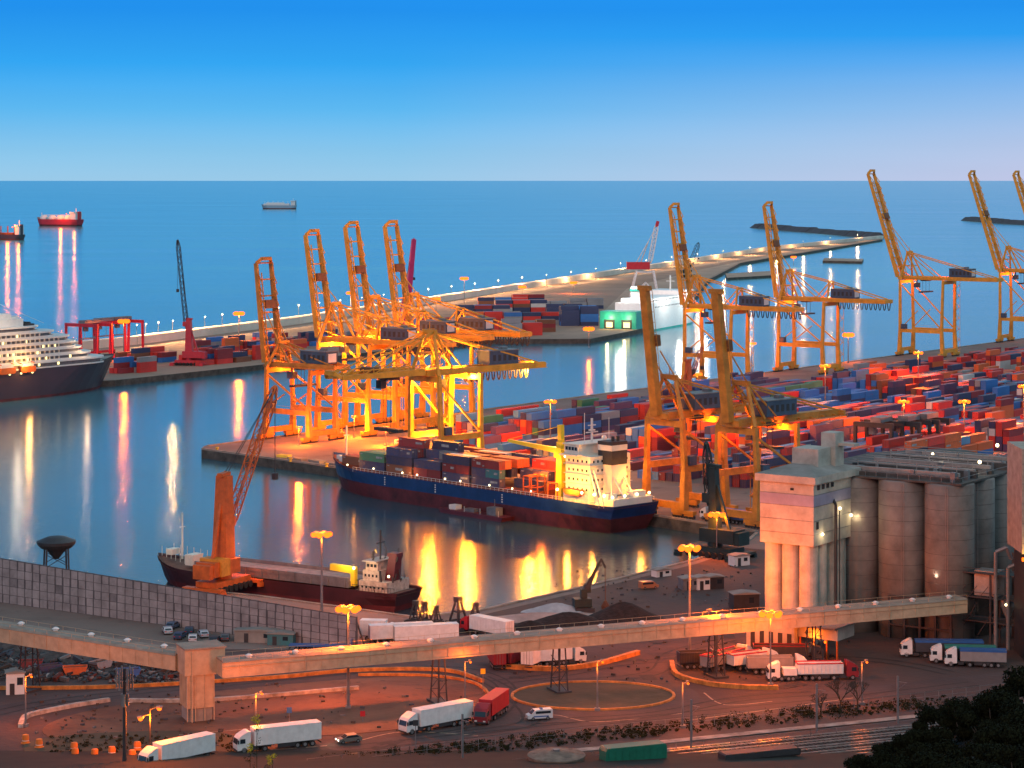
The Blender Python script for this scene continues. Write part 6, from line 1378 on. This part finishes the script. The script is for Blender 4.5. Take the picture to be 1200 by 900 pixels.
LAMPS = [
 (377, 625, 22, 'tall lamp mast standing behind the screen wall by the bulk carrier', 16000),
 (408, 712, 21.5, 'lamp mast in front of the right end of the screen wall', 25000),
 (808, 641, 26, 'tall lamp mast on the bare ground by the basin corner', 22000),
 (903, 718, 17, 'short lamp mast before the orange lit foot of the white elevator', 12000),
 (840, 602, 14.5, 'short lamp mast beside the green harbour crane', 9000),
 (645, 470, 21, 'lamp mast behind the cargo ship, above its blue containers', 36000),
 (967, 428, 25, 'lamp mast among the red containers below the lone quay crane', 45000),
 (1059, 470, 18.7, 'lamp mast above the dark gantries behind the silos', 42000),
 (1076, 413, 22, 'lamp mast in front of the large quay crane with steep boom', 50000),
 (1200, 452, 25, 'lamp mast cut by the right border above the bright containers', 42000),
 (881, 402, 18, 'lamp mast on the back quay between two quay cranes', 14000),
 (994, 392, 18, 'lamp mast on the back quay left of the large cranes', 20000),
 (817, 438, 15, 'lamp mast behind the boom of the right ochre crane', 14000),
 (1130, 470, 20, 'lamp mast in the middle of the right container blocks', 36000),
 (900, 478, 20, 'lamp mast behind the backreach of the ochre crane', 30000),
 (145, 376, 24, 'lamp mast above the red gantries beyond the cruise ship', 60000),
 (280, 367, 22, 'lamp mast on the far quay left of the yellow cluster', 110000),
 (544, 326, 25, 'lamp mast standing high above the far quay containers', 34000),
 (411, 343, 18, 'lamp mast seen between two raised booms of the cluster', 26000),
 (511, 350, 18, 'lamp mast just right of the magenta jib', 24000),
 (612, 336, 14, 'lamp mast by the sea wall behind the navy containers', 26000),
 (672, 331, 12.6, 'lamp mast by the sea wall left of the white crane', 26000),
 (930, 301, 12.8, 'lamp mast on the far spit behind a raised yellow boom', 40000),
 (690, 385, 14, 'lamp mast beside the teal stern of the ferry', 20000)]
for px, py, z, lb, pw in LAMPS:
    far_ = py < 400; mast_lamp(px, py, z, lb, pw*(0.8 if py < 400 and px < 700 else 1.5), r=1.5 if not far_ else 1.8, lr=0.72 if not far_ else 1.4)
for i in range(34):  # row filled out with added lamps to brighten the sea wall
    f_ = (i/33)**1.25; px = 160 + f_*845; py = 400.5 - (px-155)*0.137
    q = P(px, py - 2 if px > 700 else py + 1); root = empty('street_lamp', q, 0, 'slim street lamp in the row along the far sea wall', 'lamp', 'street lamps along the sea wall')
    m = MB(); m.tube((0, 0, 0), (0, 0, 10), 0.2, 0.14, n=6); m.bar((0, 0, 10), (0, 2.4, 10.3), 0.2); m.build('pole', steel_g, root)
    m = MB(); m.ball((0, 2.4, 10.0), 0.25, 6); m.build('lamp_glass', g_warm, root); lamp('lamp_light', (0, 1.0, 10.5), 60000, (1, 0.50, 0.18), 0.8, root)
# double street lamp at lower left
dl_ = empty('street_lamp', P(176, 898), 0, 'street lamp with two glowing heads beside the antenna mast', 'lamp')
m = MB(); m.tube((0, 0, 0), (0, 0, 9.5), 0.16, 0.1); m.bar((-1.6, 0, 8.2), (0, 0, 8.6), 0.12); m.bar((0, 0, 9.4), (1.5, 0, 9.9), 0.12); m.build('pole', steel_d, dl_)
for x, z in ((-1.6, 8.0), (1.5, 9.7)):
    m = MB(); m.box(x-0.5, x+0.5, -0.35, 0.35, z, z+0.3); hd = m.build('lamp_head', steel_g, dl_); m = MB(); m.ball((x, 0, z-0.1), 0.42, 8); m.build('lamp_glass', g_sod, hd)
lamp('lamp_light', (0, -0.6, 8.0), 6500, SOD, 0.4, dl_); lamp('lamp_light', (0, 3, 7.0), 3500, SOD, 0.4, dl_)
# lights low over roads and apron (street lamps seen as small points)
for px, py, z, lb, pw in ((30, 792, 12, 'slim street lamp beside the white gate cabin', 4500), (700, 775, 12, 'slim street lamp behind the roundabout', 3200), (545, 775, 11, 'slim street lamp where the loop road bends', 2600), (800, 800, 11, 'slim street lamp at the tip of the truck bay', 2600), (300, 812, 11, 'slim street lamp on the loop road right of the tower', 5200), (1010, 775, 11, 'slim street lamp in front of the grain trucks', 1800)):
    mast_lamp(px, py, z, lb, pw*1.3, heads=1, r=0.9, lr=0.22, name='street_lamp')
# apron lights of the cluster
for px, py, z, lb, pw in ((415, 488, 11, 'low work light on the pier between crane legs', 14000), (452, 500, 10, 'low work light under the middle of the crane cluster', 14000), (560, 500, 10, 'low work light at the right end of the crane cluster', 16000), (350, 500, 10, 'low work light at the tip of the pier', 7000)):
    mast_lamp(px, py, z, lb, pw*4.5, heads=3, r=0.9, lr=0.4, name='work_light')
# antenna mast
am = empty('antenna_mast', P(146, 905), 0, 'dark antenna mast with panel aerials in front of the left gallery', 'mast')
m = MB(); m.tube((0, 0, 0), (0, 0, 17), 0.34, 0.26, n=10); m.build('pole', steel_d, am)
m = MB()
for i in range(6): a = i*math.pi/3; m.bar((1.3*math.cos(a), 1.3*math.sin(a), 13.6), (1.3*math.cos(a), 1.3*math.sin(a), 17.2), 0.26); m.bar((0, 0, 15), (1.3*math.cos(a), 1.3*math.sin(a), 15), 0.1)
for i in range(3): a = i*2.09+0.5; m.box(0.5*math.cos(a)-0.2, 0.5*math.cos(a)+0.2, 0.5*math.sin(a)-0.2, 0.5*math.sin(a)+0.2, 10.8, 12.8)
m.build('aerial', steel_g, am)
# signs and small posts by the roads
def sign(px, py, h_, label, col):
    t = empty('road_sign', P(px, py), 0.1, label, 'sign'); m = MB(); m.tube((0, 0, 0), (0, 0, h_), 0.07); m.build('post', steel_g, t); m = MB(); m.box(-0.45, 0.45, -0.1, -0.06, h_-1.0, h_); m.build('panel', col, t)
sign(339, 858, 4.4, 'tall blue sign post on the earth island', TC['blue']); sign(566, 812, 4.6, 'yellow sign post beside the bend of the loop road', m_ycr); sign(487, 878, 5, 'dark post beside the road in front of the white truck', steel_d)
sign(425, 846, 2.0, 'small red sign on the earth island', TC['red']); sign(586, 838, 2.4, 'small sign beside the red trailer', TC['dark'])
# fences
def fence(pts, h_, step, label, post_h=None, M=steel_g):
    pts = xy(pts); a = Vector(pts[0]); t = empty('fence', (a.x, a.y, 3.05), 0, label, 'fence'); m = MB(); w_ = MB()
    for p_, q in zip(pts, pts[1:]):
        p_ = Vector(p_)-a; q = Vector(q)-a; d = q-p_; n_ = max(1, int(d.length/step))
        for i in range(n_+1): c_ = p_ + d*i/n_; m.bar((c_.x, c_.y, 0), (c_.x, c_.y, h_), 0.1)
        for z in (0.3, h_*0.5, h_*0.97): w_.bar((p_.x, p_.y, z), (q.x, q.y, z), 0.04)
    m.build('post', M, t); w_.build('wire', M, t)
fence([(360, 903), (480, 888), (600, 873), (760, 858), (950, 838), (1180, 812)], 1.9, 3.0, 'wire fence between the road and the railway')
fence([(560, 905), (760, 884), (950, 866), (1100, 850)], 1.5, 4.5, 'low wire fence beside the pale service path')
def catenary(px, py, label, h_=8.5):
    t = empty('catenary_mast', P(px, py, 3.1), yR, label, 'mast', 'masts along the railway'); m = MB(); m.bar((0, 0, 0), (0, 0, h_), 0.3); m.build('pole', steel_g, t); m = MB(); m.bar((0, 0, h_-1), (0, -3.2, h_-0.6), 0.1); m.bar((0, 0, h_-2.4), (0, -2.6, h_-0.9), 0.08); m.build('bracket', steel_g, t)
for px, py, lb in ((542, 897, 'grey railway mast left of the round tank'), (810, 878, 'grey railway mast right of the green wagon'), (957, 858, 'grey railway mast below the parked grain trucks'), (1052, 848, 'grey railway mast nearest the dark trees')): catenary(px, py, lb)

# ------------------------------------------------------------------ vegetation
def leaf_mat(name, c):
    m = bpy.data.materials.new(name); m.use_nodes = True; t = m.node_tree; b = t.nodes['Principled BSDF']; b.inputs['Roughness'].default_value = 0.95; b.inputs['Specular IOR Level'].default_value = 0.1
    g_ = t.nodes.new('ShaderNodeNewGeometry'); r = t.nodes.new('ShaderNodeValToRGB'); r.color_ramp.elements[0].color = tuple(x*0.55 for x in c)+(1,); r.color_ramp.elements[1].color = tuple(x*1.5 for x in c)+(1,)
    t.links.new(g_.outputs['Random Per Island'], r.inputs[0]); t.links.new(r.outputs[0], b.inputs['Base Color']); return m
lm = leaf_mat('leaf_dark', (0.010, 0.012, 0.005)); lm2 = leaf_mat('leaf_olive', (0.03, 0.028, 0.012)); bark = mat('bark', (0.06, 0.045, 0.035), 0.9)
def leaves(m, c, r, n, s, rr, zs=0.8):
    for _ in range(n):
        d = Vector((rr.gauss(0, 1), rr.gauss(0, 1), rr.gauss(0, 1))).normalized(); p_ = Vector(c) + Vector((d.x, d.y, d.z*zs))*r*rr.uniform(0.35, 1.0)**0.6
        u_ = Vector((rr.gauss(0, 1), rr.gauss(0, 1), rr.gauss(0, 1))).normalized(); v_ = u_.cross(d).normalized() if u_.cross(d).length > 0.1 else Vector((1, 0, 0)); k = s*rr.uniform(0.6, 1.3)
        m.face([p_-u_*k, p_+v_*k*0.55, p_+u_*k, p_-v_*k*0.55])
def tree_mesh(h_, r_, seed, dens=1.0, s=0.2):
    rr = random.Random(seed); tk_, cm = MB(), MB(); tk_.tube((0, 0, -1), (0.2, 0.1, h_*0.55), 0.38, 0.2, n=8)
    for i in range(30):
        a = rr.random()*6.28; q = rr.random()**0.5*r_*0.95; z = h_*(rr.uniform(0.3, 1.0) - 0.25*(q/r_)**2); c_ = (q*math.cos(a), q*math.sin(a), z); tk_.tube((0.15, 0.08, min(h_*0.5, z*0.6)), c_, 0.12, 0.04, n=5)
        leaves(cm, c_, r_*rr.uniform(0.2, 0.42), int(800*dens), s, rr, rr.uniform(0.5, 1.0))
    return tk_.mesh('trunk', bark), cm.mesh('crown', lm)
TM = [tree_mesh(13, 5.5, 1), tree_mesh(12, 5.0, 2), tree_mesh(14, 4.6, 3)]
def tree(x, y, k, s, label, rz=0):
    t = empty('tree', (x, y, hill(x, y)-0.4), rz, label, 'tree', 'dark trees on the slope'); t.scale = (s, s, s)
    for nm, me in zip(('trunk', 'crown'), TM[k]): o = bpy.data.objects.new(nm, me); sc.collection.objects.link(o); o.parent = t
TL = ['tallest dark tree reaching up at the right border', 'dark tree just left of the tallest one', 'dark round tree in the middle of the slope trees', 'low dark tree where the slope trees thin out', 'lowest dark tree at the left foot of the slope trees', 'dark tree filling the lower right corner', 'dark tree in front of the tallest one', 'dark tree between the corner and the round tree', 'small dark tree crown peeping above the bottom edge', 'dark tree low down in front of the round tree', 'dark tree at the bottom edge left of the corner', 'dark tree in the very corner of the slope', 'low dark tree at the bottom edge below the thin trees', 'dark tree on the ridge between the second and third crowns', 'broad dark tree in the depth of the corner group', 'dark tree filling the gap in the middle of the slope', 'large dark tree at the bottom edge of the corner group', 'small dark tree in the lower left part of the group', 'dark tree touching the right border below the tallest one']
for i, (px, py, Y, k, s) in enumerate(((1192, 768, 236, 2, 0.95), (1150, 790, 240, 0, 0.85), (1105, 815, 240, 1, 0.8), (1068, 842, 238, 0, 0.7), (1035, 868, 234, 1, 0.6), (1180, 830, 215, 1, 0.85), (1165, 800, 228, 2, 0.85), (1120, 845, 222, 0, 0.8), (1005, 884, 236, 2, 0.5), (1090, 862, 210, 1, 0.8), (1150, 870, 200, 0, 0.8), (1195, 860, 195, 2, 0.8), (1055, 880, 215, 2, 0.6), (1130, 812, 232, 2, 0.8), (1172, 850, 205, 1, 0.9), (1085, 838, 228, 1, 0.7), (1135, 880, 200, 2, 0.9), (1045, 862, 226, 0, 0.62), (1198, 800, 222, 0, 0.9))):
    x = (px-600)/CF*Y; ztop = CH - (py-211)*Y/CF; hh = (13, 12, 14)[k]*s*1.12
    t = empty('tree', (x, Y, ztop-hh), i*1.3, TL[i], 'tree', 'dark trees on the slope'); t.scale = (s, s, s)
    for nm, me in zip(('trunk', 'crown'), TM[k]): o = bpy.data.objects.new(nm, me); sc.collection.objects.link(o); o.parent = t
    mb = MB(); mb.tube((0, 0, -14), (0, 0, 0), 0.45, 0.38, n=8); o = bpy.data.objects.new('root_trunk', mb.mesh('root_trunk', bark)); sc.collection.objects.link(o); o.parent = t
# scrub belt along the railway
rr = random.Random(31); m = MB()
for i in range(520):
    f_ = rr.random()**1.0; px = 360 + f_*760; py = 896 - f_*74 + rr.uniform(-6, 7); p_ = P(px, py, 3.05); r_ = rr.uniform(0.2, 1.0)**1.3 * (1.5 if 860 < px < 1000 else 1); leaves(m, (p_.x, p_.y, 3.1+r_*0.5), r_, 46, 0.17, rr, rr.uniform(.4, .9))
tag(m.build('scrub', lm2), 'dark scrub and weeds between the road and the railway', 'scrub', None, 'stuff')
rr = random.Random(32); m = MB()
for i in range(120):
    px = rr.uniform(60, 290); py = rr.uniform(862, 884); p_ = P(px, py, 3.1); leaves(m, (p_.x, p_.y, 3.3), rr.uniform(0.3, 0.7), 18, 0.2, rr, 0.6)
tag(m.build('scrub', lm2), 'low weeds on the verge by the orange drums', 'scrub', None, 'stuff')
def bare_tree(px, py, h_, seed, label):
    t = empty('bare_tree', P(px, py), 0, label, 'tree'); rr = random.Random(seed); m = MB(); tw_ = MB(); m.tube((0, 0, 0), (0, 0, h_*0.35), 0.2, 0.14, n=6)
    def br(p_, d, l_, r_, k):
        e_ = p_ + d*l_; (m if k < 2 else tw_).tube(p_, e_, r_, r_*0.6, n=4, cap=False)
        if k < 4:
            for _ in range(3): br(e_, (d + Vector((rr.uniform(-.8,.8), rr.uniform(-.8,.8), rr.uniform(-.1,.5)))).normalized(), l_*0.72, r_*0.6, k+1)
    for _ in range(4): br(Vector((0, 0, h_*0.33)), Vector((rr.uniform(-.7,.7), rr.uniform(-.7,.7), 0.8)).normalized(), h_*0.24, 0.12, 0)
    m.build('trunk', bark, t); tw_.build('twigs', bark, t)
for px, py, h_, lb in ((985, 836, 6.5, 'leafless tree below the white tipper with red cab'), (1005, 832, 5.5, 'leafless tree right of its larger neighbour by the road'), (962, 840, 4.5, 'small leafless bush left of the bare trees')): bare_tree(px, py, h_, px, lb)
# slender flowering stalks near the viewpoint
g_yel = leaf_mat('flower_yellow', (0.55, 0.42, 0.03))
for i, (px, py, Y, lb) in enumerate(((300, 842, 112, 'tall slender stalk with yellow flower head above the lone white truck'), (292, 876, 108, 'shorter stalk with yellow flower head against the truck cab'), (318, 889, 106, 'low bushy yellow green flower stalk at the bottom edge'))):
    X = (px-600)/CF*Y; z = CH-(py-211)*Y/CF; zb = hill(X, Y)-0.3; t = empty('flower_stalk', (X, Y, zb), 0, lb, 'plant', 'yellow flower stalks near the viewpoint'); rr = random.Random(i+60)
    m = MB(); m.tube((0, 0, 0), (0.05, 0, z-zb), 0.03, 0.012, n=5); m.build('stem', lm2, t)
    m = MB()
    for k in range(5): leaves(m, (rr.uniform(-.15,.15), rr.uniform(-.1,.1), z-zb+rr.uniform(-.2,.15)), 0.16, 40, 0.035, rr, 0.8)
    m.build('flower_head', g_yel, t); m = MB()
    for k in range(5): leaves(m, (rr.uniform(-.3,.3), 0, (z-zb)*rr.uniform(0.8, 0.95)), 0.2, 14, 0.05, rr, 1)
    m.build('leaves', lm2, t)

# bollards and clutter on the piers
rr = random.Random(15)
m = MB(); m.lathe([(0.42, 0), (0.3, 0.15), (0.26, 0.5), (0.5, 0.62), (0.5, 0.8), (0.2, 0.9)], n=12); bm_ = m.mesh('bollard', mat('bollard_yellow', (0.6, 0.42, 0.04), 0.6))
bn = ['at the very tip of the pier', 'second from the pier tip', 'third from the pier tip', 'just before the bow of the cargo ship']
for i, s_ in enumerate((-160, -138, -117, -97)):
    x, y = QB(s_, 24.3); o = bpy.data.objects.new('bollard', bm_); sc.collection.objects.link(o); o.location = (x, y, 3); o.scale = (1.5, 1.5, 1.5); tag(o, 'yellow mooring bollard ' + bn[i], 'bollard', 'bollards on the pier')
def hatch(s_, n_, rz, M, label, Lh=7, wh_=3, hh=0.9):
    x, y = QB(s_, n_); t = empty('hatch_lid', (x, y, 3.02), yS + rz, label, 'lid'); m = MB(); m.box(-Lh/2, Lh/2, -wh_/2, wh_/2, 0, hh)
    for i in range(5): q = -Lh/2+0.5+i*(Lh-1)/4; m.box(q-0.1, q+0.1, -wh_/2-0.06, wh_/2+0.06, 0, hh+0.08)
    m.build('shell', M, t)
hatch(-118, 28, 0.1, steel_g, 'grey steel lid lying near the pier tip'); hatch(-108, 29, -0.1, conc, 'pale lid between a grey one and the ship bow'); hatch(-98, 28.5, 0.05, steel_g, 'grey steel lid lying just before the ship bow'); hatch(-128, 30, 0.3, CM['yellow'], 'yellow steel lid nearest the pier tip', 5, 2.4)
def van(px, py, rz, col, label): car(px, py, rz, col, label, group='vans on the quays', van=True)
van(470, 521, 0.3, (0.6, 0.6, 0.6), 'white van on the pier under the crane cluster'); van(690, 482, 0.9, (0.5, 0.5, 0.52), 'silver van on the back quay apron'); van(640, 480, 0.9, (0.1, 0.1, 0.12), 'dark van on the back quay apron'); van(798, 604, 2.3, (0.65, 0.64, 0.6), 'white van at the foot of the ochre quay crane'); van(760, 690, 0.4, (0.5, 0.2, 0.1), 'brownish van on the bare ground by the basin')
for (px, py, rz, c_, lb) in ((716, 486, 0.93, 'red', 'red container on a trailer driving along the back quay apron'), (852, 612, 2.32, 'blue', 'blue container on a trailer between the ochre crane and the green crane')):
    t = semi(px, py, rz, 'white', 'dark', 'yard tractor and flat trailer ' + ('on the back quay apron' if c_ == 'red' else 'on the ship quay'), kind='flat', Lt=12.6, group='yard tractors'); x, y = t.location.x, t.location.y
    container(c_, 12.19, (x, y, 3.03+1.37), rz, lb, None)
